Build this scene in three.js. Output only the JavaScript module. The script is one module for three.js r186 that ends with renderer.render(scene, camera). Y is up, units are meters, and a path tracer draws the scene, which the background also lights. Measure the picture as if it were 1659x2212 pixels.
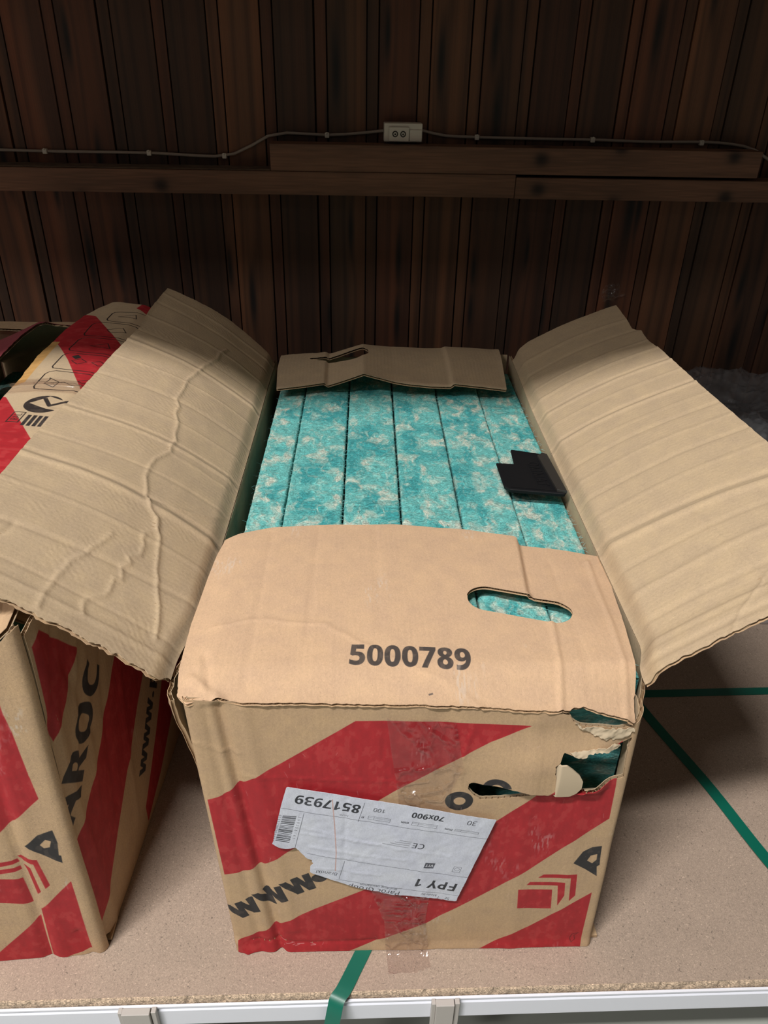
import * as THREE from 'three';
import { RoundedBoxGeometry } from 'three/addons/geometries/RoundedBoxGeometry.js';
import { mergeGeometries } from 'three/addons/utils/BufferGeometryUtils.js';
import { RectAreaLightUniformsLib } from 'three/addons/lights/RectAreaLightUniformsLib.js';
import { TextGeometry } from 'three/addons/geometries/TextGeometry.js';
import { FontLoader } from 'three/addons/loaders/FontLoader.js';

// ---------------------------------------------------------------- camera, renderer, light
const scene = new THREE.Scene();
scene.background = new THREE.Color(0x000000);
const camera = new THREE.PerspectiveCamera(2 * Math.atan(1106 / 1644.7) * 180 / Math.PI, 1659 / 2212, 0.02, 50);
{
  const m = new THREE.Matrix4().makeBasis(
    new THREE.Vector3(0.99913486, 0.01925723, 0.0368605),
    new THREE.Vector3(0.00255546, 0.85622802, -0.51659176),
    new THREE.Vector3(-0.04150912, 0.51623903, 0.85543805));
  camera.position.set(0, 1, 0);
  camera.quaternion.setFromRotationMatrix(m);
}
const renderer = new THREE.WebGLRenderer({ antialias: true });
renderer.toneMapping = THREE.LinearToneMapping;
renderer.toneMappingExposure = 1.0;
renderer.shadowMap.enabled = true;
RectAreaLightUniformsLib.init();

const CEIL = 4.3;
// fluorescent fittings on the hall ceiling: [x, z, length, width, radiance]
const LAMPS = [
  [-1.25, 1.05, 1.5, 0.2, 255],
  [-2.9, 2.1, 1.5, 0.2, 95],
  [-1.0, 3.9, 1.5, 0.2, 8],
];
const LAMPCOLOR = new THREE.Color(1.0, 0.97, 0.94);

// ---------------------------------------------------------------- small helpers
function rng(seed) { let s = seed >>> 0; return () => { s = (s + 0x6d2b79f5) | 0; let t = Math.imul(s ^ (s >>> 15), 1 | s); t = (t + Math.imul(t ^ (t >>> 7), 61 | t)) ^ t; return ((t ^ (t >>> 14)) >>> 0) / 4294967296; }; }
function hash(x, y) { let h = Math.imul(x | 0, 374761393) + Math.imul(y | 0, 668265263); h = Math.imul(h ^ (h >>> 13), 1274126177); return ((h ^ (h >>> 16)) >>> 0) / 4294967296; }
function vn(x, y) {
  const xi = Math.floor(x), yi = Math.floor(y), fx = x - xi, fy = y - yi, u = fx * fx * (3 - 2 * fx), v = fy * fy * (3 - 2 * fy);
  const a = hash(xi, yi), b = hash(xi + 1, yi), c = hash(xi, yi + 1), d = hash(xi + 1, yi + 1);
  return a + (b - a) * u + (c - a) * v + (a - b - c + d) * u * v;
}
function fbm(x, y, o = 4) { let s = 0, a = 0.5, t = 0; for (let i = 0; i < o; i++) { s += a * vn(x, y); t += a; x = x * 2.03 + 17.3; y = y * 2.03 + 9.1; a *= 0.5; } return s / t; }
const clamp = (x, a = 0, b = 1) => Math.min(b, Math.max(a, x));
const lerp = (a, b, t) => a + (b - a) * t;
const smooth = (a, b, x) => { const t = clamp((x - a) / (b - a)); return t * t * (3 - 2 * t); };
function poly1(pts, x) { // piecewise linear through [x, y] pairs
  if (x <= pts[0][0]) return pts[0][1];
  for (let i = 1; i < pts.length; i++) if (x <= pts[i][0]) return lerp(pts[i - 1][1], pts[i][1], (x - pts[i - 1][0]) / (pts[i][0] - pts[i - 1][0]));
  return pts[pts.length - 1][1];
}
function sdPoly(p, x, y) { // signed distance, negative inside
  let d = 1e9, s = 1;
  for (let i = 0, j = p.length - 1; i < p.length; j = i++) {
    const ex = p[j][0] - p[i][0], ey = p[j][1] - p[i][1], wx = x - p[i][0], wy = y - p[i][1];
    const t = clamp((wx * ex + wy * ey) / (ex * ex + ey * ey)), bx = wx - ex * t, by = wy - ey * t;
    d = Math.min(d, bx * bx + by * by);
    const c1 = y >= p[i][1], c2 = y < p[j][1], c3 = ex * wy > ey * wx;
    if ((c1 && c2 && c3) || (!c1 && !c2 && !c3)) s = -s;
  }
  return s * Math.sqrt(d);
}
function roundPoly(p, x, y, r) { // convex corners rounded by r: distance to the polygon shrunk by r, grown again
  const d = sdPoly(p, x, y); if (d < -r * 2) return d;
  let near = d; for (let i = 0; i < p.length; i++) { // fillet each convex corner
    const a = p[(i + p.length - 1) % p.length], b = p[i], c = p[(i + 1) % p.length], la = Math.hypot(a[0] - b[0], a[1] - b[1]), lc = Math.hypot(c[0] - b[0], c[1] - b[1]);
    const ua = [(a[0] - b[0]) / la, (a[1] - b[1]) / la], uc = [(c[0] - b[0]) / lc, (c[1] - b[1]) / lc], bx = ua[0] + uc[0], by = ua[1] + uc[1], bl = Math.hypot(bx, by) || 1, h = Math.sqrt(Math.max(1e-9, (1 - (ua[0] * uc[0] + ua[1] * uc[1])) / 2));
    const cx = b[0] + bx / bl * r / h, cy = b[1] + by / bl * r / h, t = r / Math.tan(Math.asin(Math.min(1, h))), wx = x - b[0], wy = y - b[1], pa = wx * ua[0] + wy * ua[1], pc = wx * uc[0] + wy * uc[1];
    if (sdPoly(p, cx, cy) < 0 && pa < t && pc < t && pa > -r && pc > -r && Math.hypot(wx, wy) < r * 2.5) near = Math.max(near, Math.hypot(x - cx, y - cy) - r);
  }
  return near;
}
function segd(x, y, s) { const ex = s[2] - s[0], ey = s[3] - s[1], wx = x - s[0], wy = y - s[1], t = clamp((wx * ex + wy * ey) / (ex * ex + ey * ey)); return [Math.hypot(wx - ex * t, wy - ey * t), t]; }
function creaseField(list) { // [u1, v1, u2, v2, amplitude, width]
  return (u, v) => {
    let o = 0; const best = {};
    for (const c of list) {
      const w = c[5] * 4;
      if (u < Math.min(c[0], c[2]) - w || u > Math.max(c[0], c[2]) + w || v < Math.min(c[1], c[3]) - w || v > Math.max(c[1], c[3]) + w) continue;
      const [d] = segd(u, v, c);
      if (c[6] === undefined) o += c[4] * Math.exp(-(d * d) / (c[5] * c[5]));
      else { const k = c[4] * Math.exp(-Math.pow(d / c[5], 1.3)); if (!(Math.abs(best[c[6]] || 0) > Math.abs(k))) best[c[6]] = k; }
    }
    for (const k in best) o += best[k];
    return o;
  };
}
function wiggle(pts, amp, wid, seed, step = 0.012, jit = 0.003) { // a crooked crease along a polyline
  const r = rng(seed), out = [];
  let prev = pts[0];
  for (let i = 1; i < pts.length; i++) {
    const n = Math.max(1, Math.round(Math.hypot(pts[i][0] - pts[i - 1][0], pts[i][1] - pts[i - 1][1]) / step));
    for (let k = 1; k <= n; k++) {
      const q = [lerp(pts[i - 1][0], pts[i][0], k / n) + (r() - 0.5) * jit, lerp(pts[i - 1][1], pts[i][1], k / n) + (r() - 0.5) * jit];
      out.push([prev[0], prev[1], q[0], q[1], amp, wid, seed]); prev = q;
    }
  }
  return out;
}

// ---------------------------------------------------------------- scene bookkeeping
const taken = {};
function numbered(name) { const n = taken[name] = (taken[name] ?? -1) + 1; return n ? name + '_' + String(n).padStart(3, '0') : name; }
function shade(m) { m.castShadow = true; m.receiveShadow = true; return m; }
function thing(name, label, category, base = [0, 0, 0], group) {
  const o = new THREE.Group(); o.name = numbered(name); o.position.set(...base); scene.add(o);
  o.userData = { label, category }; if (group) o.userData.group = group;
  return o;
}
function structure(name, label, category, base = [0, 0, 0]) { const o = thing(name, label, category, base); o.userData.kind = 'structure'; return o; }
function originOf(p) { const v = new THREE.Vector3(); while (p && p !== scene) { v.add(p.position); p = p.parent; } return v; }
// geometry in world metres becomes a mesh under its thing
function part(name, geo, mat, parent, label) {
  const o = originOf(parent); geo.translate(-o.x, -o.y, -o.z);
  const m = shade(new THREE.Mesh(geo, mat)); m.name = name; parent.add(m);
  if (label) m.userData.label = label;
  return m;
}
function box(x0, x1, y0, y1, z0, z1, r = 0) {
  const g = r ? new RoundedBoxGeometry(x1 - x0, y1 - y0, z1 - z0, 2, r) : new THREE.BoxGeometry(x1 - x0, y1 - y0, z1 - z0);
  g.translate((x0 + x1) / 2, (y0 + y1) / 2, (z0 + z1) / 2); return g;
}
function tube(pts, r, seg = 60, rad = 8) { return new THREE.TubeGeometry(new THREE.CatmullRomCurve3(pts.map((p) => new THREE.Vector3(...p)), false, 'centripetal'), seg, r, rad, false); }

// ---------------------------------------------------------------- sheets: bent, torn board with a real thickness
// P(u, v) -> [x, y, z]; f(u, v) < 0 where there is board; u runs across the flutes
function sheetMesh(o, h0, h1, wave) {
  const { u0, u1, v0, v1, P, flip } = o, f = o.f || (() => -1);
  const nu = wave ? Math.round((u1 - u0) / 0.00085) : Math.round((u1 - u0) / (o.cell || 0.004)), nv = wave ? Math.round((v1 - v0) / 0.008) : Math.round((v1 - v0) / (o.cell || 0.004));
  const uv = [], du = (u1 - u0) / nu, dv = (v1 - v0) / nv, F = new Float32Array((nu + 1) * (nv + 1));
  for (let j = 0; j <= nv; j++) for (let i = 0; i <= nu; i++) F[j * (nu + 1) + i] = f(u0 + i * du, v0 + j * dv) + (wave ? 0.0012 : 0);
  const ids = new Map(), key = (a, b) => (a < b ? a * 4194304 + b : b * 4194304 + a);
  const add = (k, u, v) => { let id = ids.get(k); if (id === undefined) { id = uv.length; uv.push([u, v]); ids.set(k, id); } return id; };
  const tri = [], edges = new Map();
  for (let j = 0; j < nv; j++) for (let i = 0; i < nu; i++) {
    const g = [j * (nu + 1) + i, j * (nu + 1) + i + 1, (j + 1) * (nu + 1) + i + 1, (j + 1) * (nu + 1) + i];
    const c = [[i, j], [i + 1, j], [i + 1, j + 1], [i, j + 1]], p = [];
    if (F[g[0]] >= 0 && F[g[1]] >= 0 && F[g[2]] >= 0 && F[g[3]] >= 0) continue;
    for (let k = 0; k < 4; k++) {
      const a = g[k], b = g[(k + 1) % 4], A = c[k], B = c[(k + 1) % 4];
      if (F[a] < 0) p.push(add(key(a, a), u0 + A[0] * du, v0 + A[1] * dv));
      if ((F[a] < 0) !== (F[b] < 0)) { const t = clamp(F[a] / (F[a] - F[b]), 0.02, 0.98); p.push(add(key(a, b), u0 + lerp(A[0], B[0], t) * du, v0 + lerp(A[1], B[1], t) * dv)); }
    }
    for (let k = 1; k + 1 < p.length; k++) tri.push(p[0], p[k], p[k + 1]);
    for (let k = 0; k < p.length; k++) { const a = p[k], b = p[(k + 1) % p.length], q = key(a, b); edges.has(q) ? edges.set(q, null) : edges.set(q, [a, b]); }
  }
  const n = uv.length, pos = [], tex = [], e = 0.0015, sg = flip ? -1 : 1;
  const N = uv.map(([u, v]) => {
    const a = P(u - e, v), b = P(u + e, v), c = P(u, v - e), d = P(u, v + e);
    const x = [b[0] - a[0], b[1] - a[1], b[2] - a[2]], y = [d[0] - c[0], d[1] - c[1], d[2] - c[2]];
    const m = [x[1] * y[2] - x[2] * y[1], x[2] * y[0] - x[0] * y[2], x[0] * y[1] - x[1] * y[0]], l = Math.hypot(...m) || 1;
    return m.map((q) => sg * q / l);
  });
  const layer = (h) => uv.forEach(([u, v], i) => { const p = P(u, v), k = typeof h === 'function' ? h(u, v) : h; pos.push(p[0] + N[i][0] * k, p[1] + N[i][1] * k, p[2] + N[i][2] * k); tex.push(u, v); });
  const index = [];
  const face = (off, rev) => { for (let k = 0; k < tri.length; k += 3) (rev !== !!flip) ? index.push(off + tri[k], off + tri[k + 2], off + tri[k + 1]) : index.push(off + tri[k], off + tri[k + 1], off + tri[k + 2]); };
  layer(h0); face(0, false);
  if (!wave && h1 !== null) {
    layer(h1); face(n, true);
    let m = 2 * n;
    for (const q of edges.values()) if (q) {
      const [a, b] = q, s = [a, b, n + b, n + a];
      for (const t of s) { pos.push(pos[3 * t], pos[3 * t + 1], pos[3 * t + 2]); tex.push(tex[2 * t], tex[2 * t + 1]); }
      flip ? index.push(m, m + 1, m + 2, m, m + 2, m + 3) : index.push(m, m + 2, m + 1, m, m + 3, m + 2); m += 4;
    }
  }
  const g = new THREE.BufferGeometry();
  g.setAttribute('position', new THREE.Float32BufferAttribute(pos, 3)); g.setAttribute('uv', new THREE.Float32BufferAttribute(tex, 2)); g.setIndex(index); g.computeVertexNormals();
  return g;
}
const BOARD = 0.0045;
// normal side (h = 0) takes mat, the far side takes back; the fluted core shows at every cut edge
function board(name, o, mat, back, parent, label, core = true) {
  const m = part(name, sheetMesh(o, 0, -0.0005), mat, parent, label);
  const b = part('back_liner', sheetMesh({ ...o, cell: (o.cell || 0.004) * 1.5 }, -BOARD + 0.0005, -BOARD), back, m);
  if (core) part('fluted_core', sheetMesh(o, (u) => -BOARD / 2 + (BOARD / 2 - 0.0004) * Math.sin(u * 2 * Math.PI / 0.0068), 0, true), M.core, m);
  return m;
}

// ---------------------------------------------------------------- textures
function dataTex(w, h, fn, srgb = true) {
  const d = new Uint8Array(w * h * 4);
  for (let y = 0; y < h; y++) for (let x = 0; x < w; x++) { const c = fn(x, y), i = (y * w + x) * 4; d[i] = clamp(c[0], 0, 255); d[i + 1] = clamp(c[1], 0, 255); d[i + 2] = clamp(c[2], 0, 255); d[i + 3] = 255; }
  const t = new THREE.DataTexture(d, w, h); t.wrapS = t.wrapT = THREE.MirroredRepeatWrapping; t.magFilter = THREE.LinearFilter; t.minFilter = THREE.LinearMipmapLinearFilter; t.generateMipmaps = true;
  if (srgb) t.colorSpace = THREE.SRGBColorSpace;
  t.needsUpdate = true; return t;
}
function kraftAt(base, u, v, s) { // paper fibre tone at a point in metres
  const a = fbm(u * 60 + s, v * 60, 3) - 0.5, b = vn(u * 900 + s, v * 500) - 0.5, c = vn(u * 2400, v * 2100 + s) - 0.5, d = vn(u * 1500 + 50, v * 1500 + s);
  const k = 1 + 0.07 * a + 0.05 * b + 0.07 * c - (d > 0.93 ? 0.1 : 0) + (d < 0.06 ? 0.08 : 0);
  return [base[0] * k, base[1] * k, base[2] * k * (1 - 0.03 * a)];
}
function metres(t, w, h, ou = 0, ov = 0) { t.repeat.set(1 / w, 1 / h); t.offset.set(-ou / w, -ov / h); return t; }
const KIN = [190, 167, 136], KOUT = [187, 157, 123], KTOP = [200, 167, 135], RED = [168, 31, 39], INK = [42, 40, 42];
const kraftIn = metres(dataTex(640, 640, (x, y) => kraftAt(KIN, x / 2000, y / 2000, 3)), 0.32, 0.32);
const kraftOut = metres(dataTex(512, 512, (x, y) => kraftAt(KOUT, x / 2000, y / 2000, 11)), 0.256, 0.256);
const paperBump = metres(dataTex(512, 512, (x, y) => {
  const u = x / 1500, v = y / 1500, fl = 0.5 + 0.5 * Math.sin(u * 2 * Math.PI / 0.0068 + 2 * vn(v * 14, 3)), k = 255 * (0.30 * fl * (0.35 + 0.65 * vn(u * 30, v * 22)) + 0.40 * fbm(u * 420, v * 420, 2) + 0.25 * fbm(u * 45, v * 45, 3));
  return [k, k, k];
}, false), 512 / 1500, 512 / 1500);
// a print on board: canvas over [u0, u1] x [v0, v1] metres, drawn in metres with v up
function printTex(u0, u1, v0, v1, ppm, base, seed, draw, scuffs = 0) {
  const W = Math.round((u1 - u0) * ppm), H = Math.round((v1 - v0) * ppm), c = document.createElement('canvas'); c.width = W; c.height = H;
  const g = c.getContext('2d');
  const layer = document.createElement('canvas'); layer.width = W; layer.height = H;
  const p = layer.getContext('2d'); p.setTransform(ppm, 0, 0, -ppm, -u0 * ppm, v1 * ppm); draw(p);
  const ink = p.getImageData(0, 0, W, H), im = g.createImageData(W, H);
  for (let y = 0; y < H; y++) for (let x = 0; x < W; x++) {
    const i = (y * W + x) * 4, u = u0 + x / ppm, v = v1 - y / ppm, k = kraftAt(base, u, v, seed);
    let a = ink.data[i + 3] / 255; const n = fbm(u * 140 + seed, v * 90, 3), str = vn(u * 240, v * 40 + seed);
    if (a > 0) a *= 0.97 - 0.10 * (n > 0.62 ? 1 : 0);
    const inkv = 1 + 0.16 * (n - 0.5) + 0.05 * (str - 0.5) + 0.06 * (vn(u * 2400, v * 2400) - 0.5);
    for (let q = 0; q < 3; q++) im.data[i + q] = clamp(k[q] * (1 - a) + ink.data[i + q] * inkv * a, 0, 255);
    if (scuffs) { // pale rubbed marks in the paper skin
      const s = smooth(0.70, 0.82, fbm(u * 26 + seed * 3, v * 13, 4)) * smooth(0.45, 0.75, vn(u * 600, v * 170)) * scuffs;
      for (let q = 0; q < 3; q++) im.data[i + q] = lerp(im.data[i + q], [205, 195, 186][q], s);
    }
    im.data[i + 3] = 255;
  }
  g.putImageData(im, 0, 0);
  const t = new THREE.CanvasTexture(c); t.colorSpace = THREE.SRGBColorSpace; t.wrapS = t.wrapT = THREE.ClampToEdgeWrapping;
  return metres(t, u1 - u0, v1 - v0, u0, v0);
}
const css = (c, a = 1) => 'rgba(' + c.join(',') + ',' + a + ')';
function fillPoly(g, pts, c) { g.fillStyle = css(c); g.beginPath(); pts.forEach((p, i) => (i ? g.lineTo(...p) : g.moveTo(...p))); g.closePath(); g.fill(); }
function stroke(g, pts, c, w, close) { g.strokeStyle = css(c); g.lineWidth = w; g.lineJoin = 'round'; g.beginPath(); pts.forEach((p, i) => (i ? g.lineTo(...p) : g.moveTo(...p))); if (close) g.closePath(); g.stroke(); }
function print(g, s, u, v, size, deg, c, o = {}) { // text in metres, angle counter-clockwise
  g.save(); g.translate(u, v); g.rotate(deg * Math.PI / 180); g.scale(size / 100 * (o.wide || 1), (o.flip ? 1 : -1) * size / 100); if (o.slant) g.transform(1, 0, o.slant, 1, 0, 0);
  g.font = (o.weight ?? 'bold') + ' 100px sans-serif'; g.textAlign = o.align || 'center'; g.textBaseline = o.base || 'middle'; g.fillStyle = css(c); g.fillText(s, 0, 0);
  if (o.heavy) { g.lineWidth = o.heavy; g.strokeStyle = css(c); g.strokeText(s, 0, 0); }
  g.restore();
}

// ---------------------------------------------------------------- materials
const std = (o) => new THREE.MeshStandardMaterial({ roughness: 0.9, metalness: 0, ...o });
const M = {
  kraftIn: std({ map: kraftIn, bumpMap: paperBump, bumpScale: 0.0004 }),
  kraftOut: std({ map: kraftOut, bumpMap: paperBump, bumpScale: 0.0003 }),
  core: std({ color: new THREE.Color().setRGB(0.40, 0.27, 0.15) }),
  tear: std({ color: new THREE.Color().setRGB(0.56, 0.45, 0.31) }),
  strap: std({ color: new THREE.Color().setRGB(0.003, 0.125, 0.082), roughness: 0.38 }),
  white: std({ color: new THREE.Color().setRGB(0.82, 0.84, 0.92), roughness: 0.4 }),
  galvanised: std({ color: new THREE.Color().setRGB(0.47, 0.44, 0.41), roughness: 0.6 }),
  black: new THREE.MeshPhysicalMaterial({ color: new THREE.Color().setRGB(0.005, 0.005, 0.006), roughness: 0.7, specularIntensity: 0.5 }),
  outlet: std({ color: new THREE.Color().setRGB(0.55, 0.50, 0.42), roughness: 0.6 }),
  hole: std({ color: new THREE.Color().setRGB(0.03, 0.025, 0.02) }),
  cable: std({ color: new THREE.Color().setRGB(0.26, 0.21, 0.17), roughness: 0.7 }),
  plaster: std({ color: new THREE.Color().setRGB(0.10, 0.097, 0.094) }),
  concrete: std({ color: new THREE.Color().setRGB(0.36, 0.38, 0.34) }),
  lampBody: std({ color: new THREE.Color().setRGB(0.8, 0.8, 0.8), roughness: 0.5 }),
  tape: new THREE.MeshPhysicalMaterial({ color: new THREE.Color().setRGB(0.93, 0.90, 0.90), transmission: 1, thickness: 0, roughness: 0.1, ior: 1.48 }),
  film: new THREE.MeshPhysicalMaterial({ color: new THREE.Color().setRGB(0.92, 0.93, 0.95), transmission: 0.93, thickness: 0, roughness: 0.1, ior: 1.5 }),
  glow: std({ color: 0x000000, emissive: LAMPCOLOR, emissiveIntensity: 4 }),
};
const chipMap = metres(dataTex(1024, 1024, (x, y) => {
  const u = x / 1700, v = y / 1700, a = fbm(u * 25, v * 25, 3) - 0.5, ang = vn(u * 70, v * 70) * 6.28, cx = Math.cos(ang), sx = Math.sin(ang);
  const chip = vn((u * cx + v * sx) * 260, (-u * sx + v * cx) * 900) - 0.5, fine = vn(u * 1500, v * 1500) - 0.5, dark = vn(u * 620 + 9, v * 620), lite = vn(u * 520 + 77, v * 760 + 5);
  let k = 1 + 0.05 * a + 0.20 * chip + 0.20 * fine; if (dark > 0.91) k *= 0.76; if (lite > 0.91) k *= 1.18;
  return [165 * k, 146 * k, 130 * k];
}), 1024 / 1700, 1024 / 1700);
const chipEdgeMap = metres(dataTex(512, 128, (x, y) => { const a = vn(x / 3.1, y / 2.1), b = vn(x / 7, y / 4 + 40), k = 0.62 + 0.5 * a + 0.22 * (b - 0.5); return [206 * k, 182 * k, 156 * k]; }), 0.2, 0.05);
M.chip = std({ map: chipMap, roughness: 0.8 });
M.chipEdge = std({ map: chipEdgeMap, roughness: 0.95 });

// dark stained pine: growth rings bent around knots
function woodTex(seed, knots, w = 192, h = 1536) {
  const r = rng(seed), K = []; for (let i = 0; i < knots; i++) K.push([0.15 + 0.7 * r(), r(), 0.10 + 0.10 * r()]);
  const tq = 0.72 + 0.5 * r(), tone = [tq, tq * (0.92 + 0.14 * r())], off = r() * 50, c0 = 0.2 + 0.6 * r();
  return dataTex(w, h, (px, py) => {
    const x = px / w, y = py / h * (h / w) / 5; // board 1 wide
    let d = (x - c0) * (1 + 0.6 * (fbm(y * 0.5 + off, 3, 2) - 0.5)) + 0.5 * (fbm(x * 1.2 + off, y * 0.55, 2) - 0.5), kn = 0;
    for (const [kx, ky, kr] of K) {
      const ex = (x - kx) / kr, ey = (py / h - ky) * (h / w) / 3.2 / kr, q = ex * ex + ey * ey;
      d += 0.22 * Math.exp(-q * 0.7) * Math.sign(kx - c0 || 1); kn = Math.max(kn, Math.exp(-q * 3.2));
    }
    const ring = 0.5 + 0.5 * Math.sin(d * 17 + 2.2 * fbm(x * 4, y * 1.0 + off, 3)), late = Math.pow(ring, 3), fine = vn(x * 90 + off, y * 5) - 0.5, stain = fbm(x * 2.2 + off, y * 0.9 + 5, 3);
    let k = 0.82 + 0.7 * (stain - 0.5) - 0.20 * late * (0.3 + stain) + 0.10 * fine; k = Math.max(0.12, k * (1 - 0.75 * kn));
    const warm = clamp(0.5 + 1.2 * (fbm(x * 1.5 + off, y * 0.7 + 30, 2) - 0.5));
    return [(104 + 12 * warm) * k * tone[0], (70 - 2 * warm) * k * tone[1], (48 - 8 * warm) * k * tone[1]];
  });
}
const woods = [1, 2, 3, 4, 5, 6, 7].map((i) => woodTex(i * 77 + 5, [3, 5, 2, 6, 4, 3, 5][i - 1]));
const plankMats = woods.map((t) => std({ map: t, roughness: 0.75 }));
const railMap = metres(dataTex(1024, 128, (x, y) => {
  const u = x / 1024 * 8, v = y / 128; let k = 0.9 + 0.25 * (fbm(u * 0.9, v * 9, 4) - 0.5) + 0.18 * (vn(u * 3, v * 40) - 0.5);
  for (const [ku, kv] of [[1.2, 0.3], [3.1, 0.7], [4.4, 0.45], [6.3, 0.6], [7.4, 0.25]]) { const q = ((u - ku) / 0.16) ** 2 + ((v - kv) / 0.17) ** 2; k *= 1 - 0.65 * Math.exp(-q * 2); }
  return [118 * k, 84 * k, 63 * k];
}), 1.0, 0.1);
M.rail = std({ map: railMap, roughness: 0.8 });
const dustMap = metres(dataTex(256, 128, (x, y) => { const k = 0.7 + 0.5 * fbm(x / 9, y / 9, 4); return [96 * k, 78 * k, 62 * k]; }), 0.4, 0.2);
M.dusty = std({ map: dustMap, roughness: 1 });

// mineral wool: turquoise with pale tufts, drawn out fibres
const woolMap = metres(dataTex(1536, 1536, (x, y) => {
  const u = x / 3600, v = y / 3600;
  const wx = u + 0.022 * (fbm(u * 40, v * 40, 3) - 0.5), wy = v + 0.022 * (fbm(u * 30 + 40, v * 30 + 9, 3) - 0.5);
  const tuft = fbm(wx * 62 + 3, wy * 38 + 8, 4), tuft2 = fbm(wx * 150 + 33, wy * 100 + 3, 3), fib = vn(wx * 500 + 30 * vn(wy * 40, wx * 20), wy * 1100) - 0.5, fib2 = vn(wx * 900, wy * 700 + 6 * vn(wx * 80, wy * 80)) - 0.5, deep = fbm(wx * 32 + 70, wy * 18 + 20, 3), pit = vn(wx * 330 + 9, wy * 520);
  const p = clamp(smooth(0.47, 0.72, tuft) * 0.75 * (0.5 + 0.9 * tuft2) + 0.42 * smooth(0.50, 0.78, tuft2)), q = smooth(0.40, 0.70, deep);
  let c = [lerp(98, 58, q), lerp(174, 147, q), lerp(170, 149, q)];
  c = [lerp(c[0], 182, p), lerp(c[1], 192, p), lerp(c[2], 178, p)];
  let k = 1 + 0.24 * fib + 0.30 * fib2; if (pit > 0.93) k *= 0.72;
  return [c[0] * k, c[1] * k, c[2] * k];
}), 1536 / 3600, 1536 / 3600);
const woolBump = metres(dataTex(1024, 1024, (x, y) => {
  const u = x / 2600, v = y / 2600, wx = u + 0.01 * (fbm(u * 30, v * 30, 3) - 0.5), k = 255 * (0.45 * fbm(wx * 160, v * 330, 3) + 0.35 * vn(wx * 420, v * 1300) + 0.2 * fbm(u * 40, v * 40, 2));
  return [k, k, k];
}, false), 1024 / 2600, 1024 / 2600);
M.wool = std({ map: woolMap, bumpMap: woolBump, bumpScale: 0.0012, roughness: 1 });
M.fibre = std({ color: new THREE.Color().setRGB(0.20, 0.56, 0.56), roughness: 1 });
console.log('textures');

// ---------------------------------------------------------------- the hall
const ZW = -1.75, XL = -4, XR = 4, ZF = 5, YF = -0.22;
{
  const s = (n, l, c, g, m) => { const o = structure(n, l, c); part(n + '_slab', g, m, o); return o; };
  s('floor', 'grey-green concrete floor below the shelf', 'floor', box(XL - 0.2, XR + 0.2, YF - 0.2, YF, ZW - 0.2, ZF + 0.2), M.concrete);
  s('ceiling', 'plain pale ceiling high above the shelving', 'ceiling', box(XL - 0.2, XR + 0.2, CEIL, CEIL + 0.2, ZW - 0.2, ZF + 0.2), M.plaster);
  s('wall_left', 'plain pale side wall at the left end', 'wall', box(XL - 0.2, XL, YF, CEIL, ZW, ZF), M.plaster);
  s('wall_right', 'plain pale side wall at the right end', 'wall', box(XR, XR + 0.2, YF, CEIL, ZW, ZF), M.plaster);
  s('wall_front', 'plain pale wall behind the viewer', 'wall', box(XL - 0.2, XR + 0.2, YF, CEIL, ZF, ZF + 0.2), M.plaster);
}
{ // boarded back wall: wide boards with narrow recessed tongues between dark joints
  const w = structure('wall_back', 'dark brown stained pine board wall behind the cartons', 'wall');
  part('backing', box(XL - 0.2, XR + 0.2, YF, CEIL, ZW - 0.2, ZW - 0.026), plankMats[1], w);
  const r = rng(91), pitch = 0.1032, y0 = YF, y1 = 2.3;
  const geo = (wd, variant) => {
    const g = new RoundedBoxGeometry(wd, y1 - y0, 0.018, 1, 0.0012), p = g.attributes.position, uv = g.attributes.uv;
    for (let i = 0; i < p.count; i++) uv.setXY(i, (p.getX(i) / 0.08 + 0.5) * (variant.flip ? -1 : 1) + variant.du, p.getY(i) / 1.5 + variant.dv);
    return g;
  };
  const wide = [], thin = [];
  for (let i = 0; i < 14; i++) { wide.push(geo(0.0765, { flip: r() < 0.5, du: 0, dv: r() * 2 })); thin.push(geo(0.0218, { flip: r() < 0.5, du: r() * 0.6, dv: r() * 2 })); }
  for (let k = -38; k <= 37; k++) {
    const x = 0.0425 + k * pitch + (r() - 0.5) * 0.002, a = shade(new THREE.Mesh(thin[Math.floor(r() * 14)], plankMats[Math.floor(r() * 7)])), b = shade(new THREE.Mesh(wide[Math.floor(r() * 14)], plankMats[Math.floor(r() * 7)]));
    a.name = 'tongue_strip'; a.position.set(x, (y0 + y1) / 2, ZW - 0.0108); b.name = 'plank'; b.position.set(x + pitch / 2, (y0 + y1) / 2, ZW - 0.009 + (r() - 0.5) * 0.001); w.add(a, b);
  }
  part('upper_boarding', box(XL - 0.2, XR + 0.2, 2.3, CEIL, ZW - 0.02, ZW), plankMats[0], w);
}
{ // horizontal timber rail along the wall
  const t = structure('trim_1', 'horizontal timber rail along the boarded wall with a shorter board on top', 'rail');
  const seg = (n, x0, x1, y00, y01, z0, z1, m) => { const g = box(x0, x1, y00, y01, z0, z1, 0.002), p = g.attributes.position, uv = g.attributes.uv; for (let i = 0; i < p.count; i++) uv.setXY(i, p.getX(i), p.getY(i) + p.getZ(i)); return part(n, g, m, t); };
  seg('rail_board', -3.9, 0.339, 0.745, 0.790, ZW, -1.69, M.rail);
  seg('rail_board', 0.340, 3.9, 0.743, 0.785, ZW, -1.692, M.rail);
  seg('top_board', -0.164, 0.846, 0.7905, 0.841, -1.742, -1.69, M.rail);
  seg('rail_dust', -3.9, -0.165, 0.7902, 0.7925, -1.748, -1.694, M.dusty);
}

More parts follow.
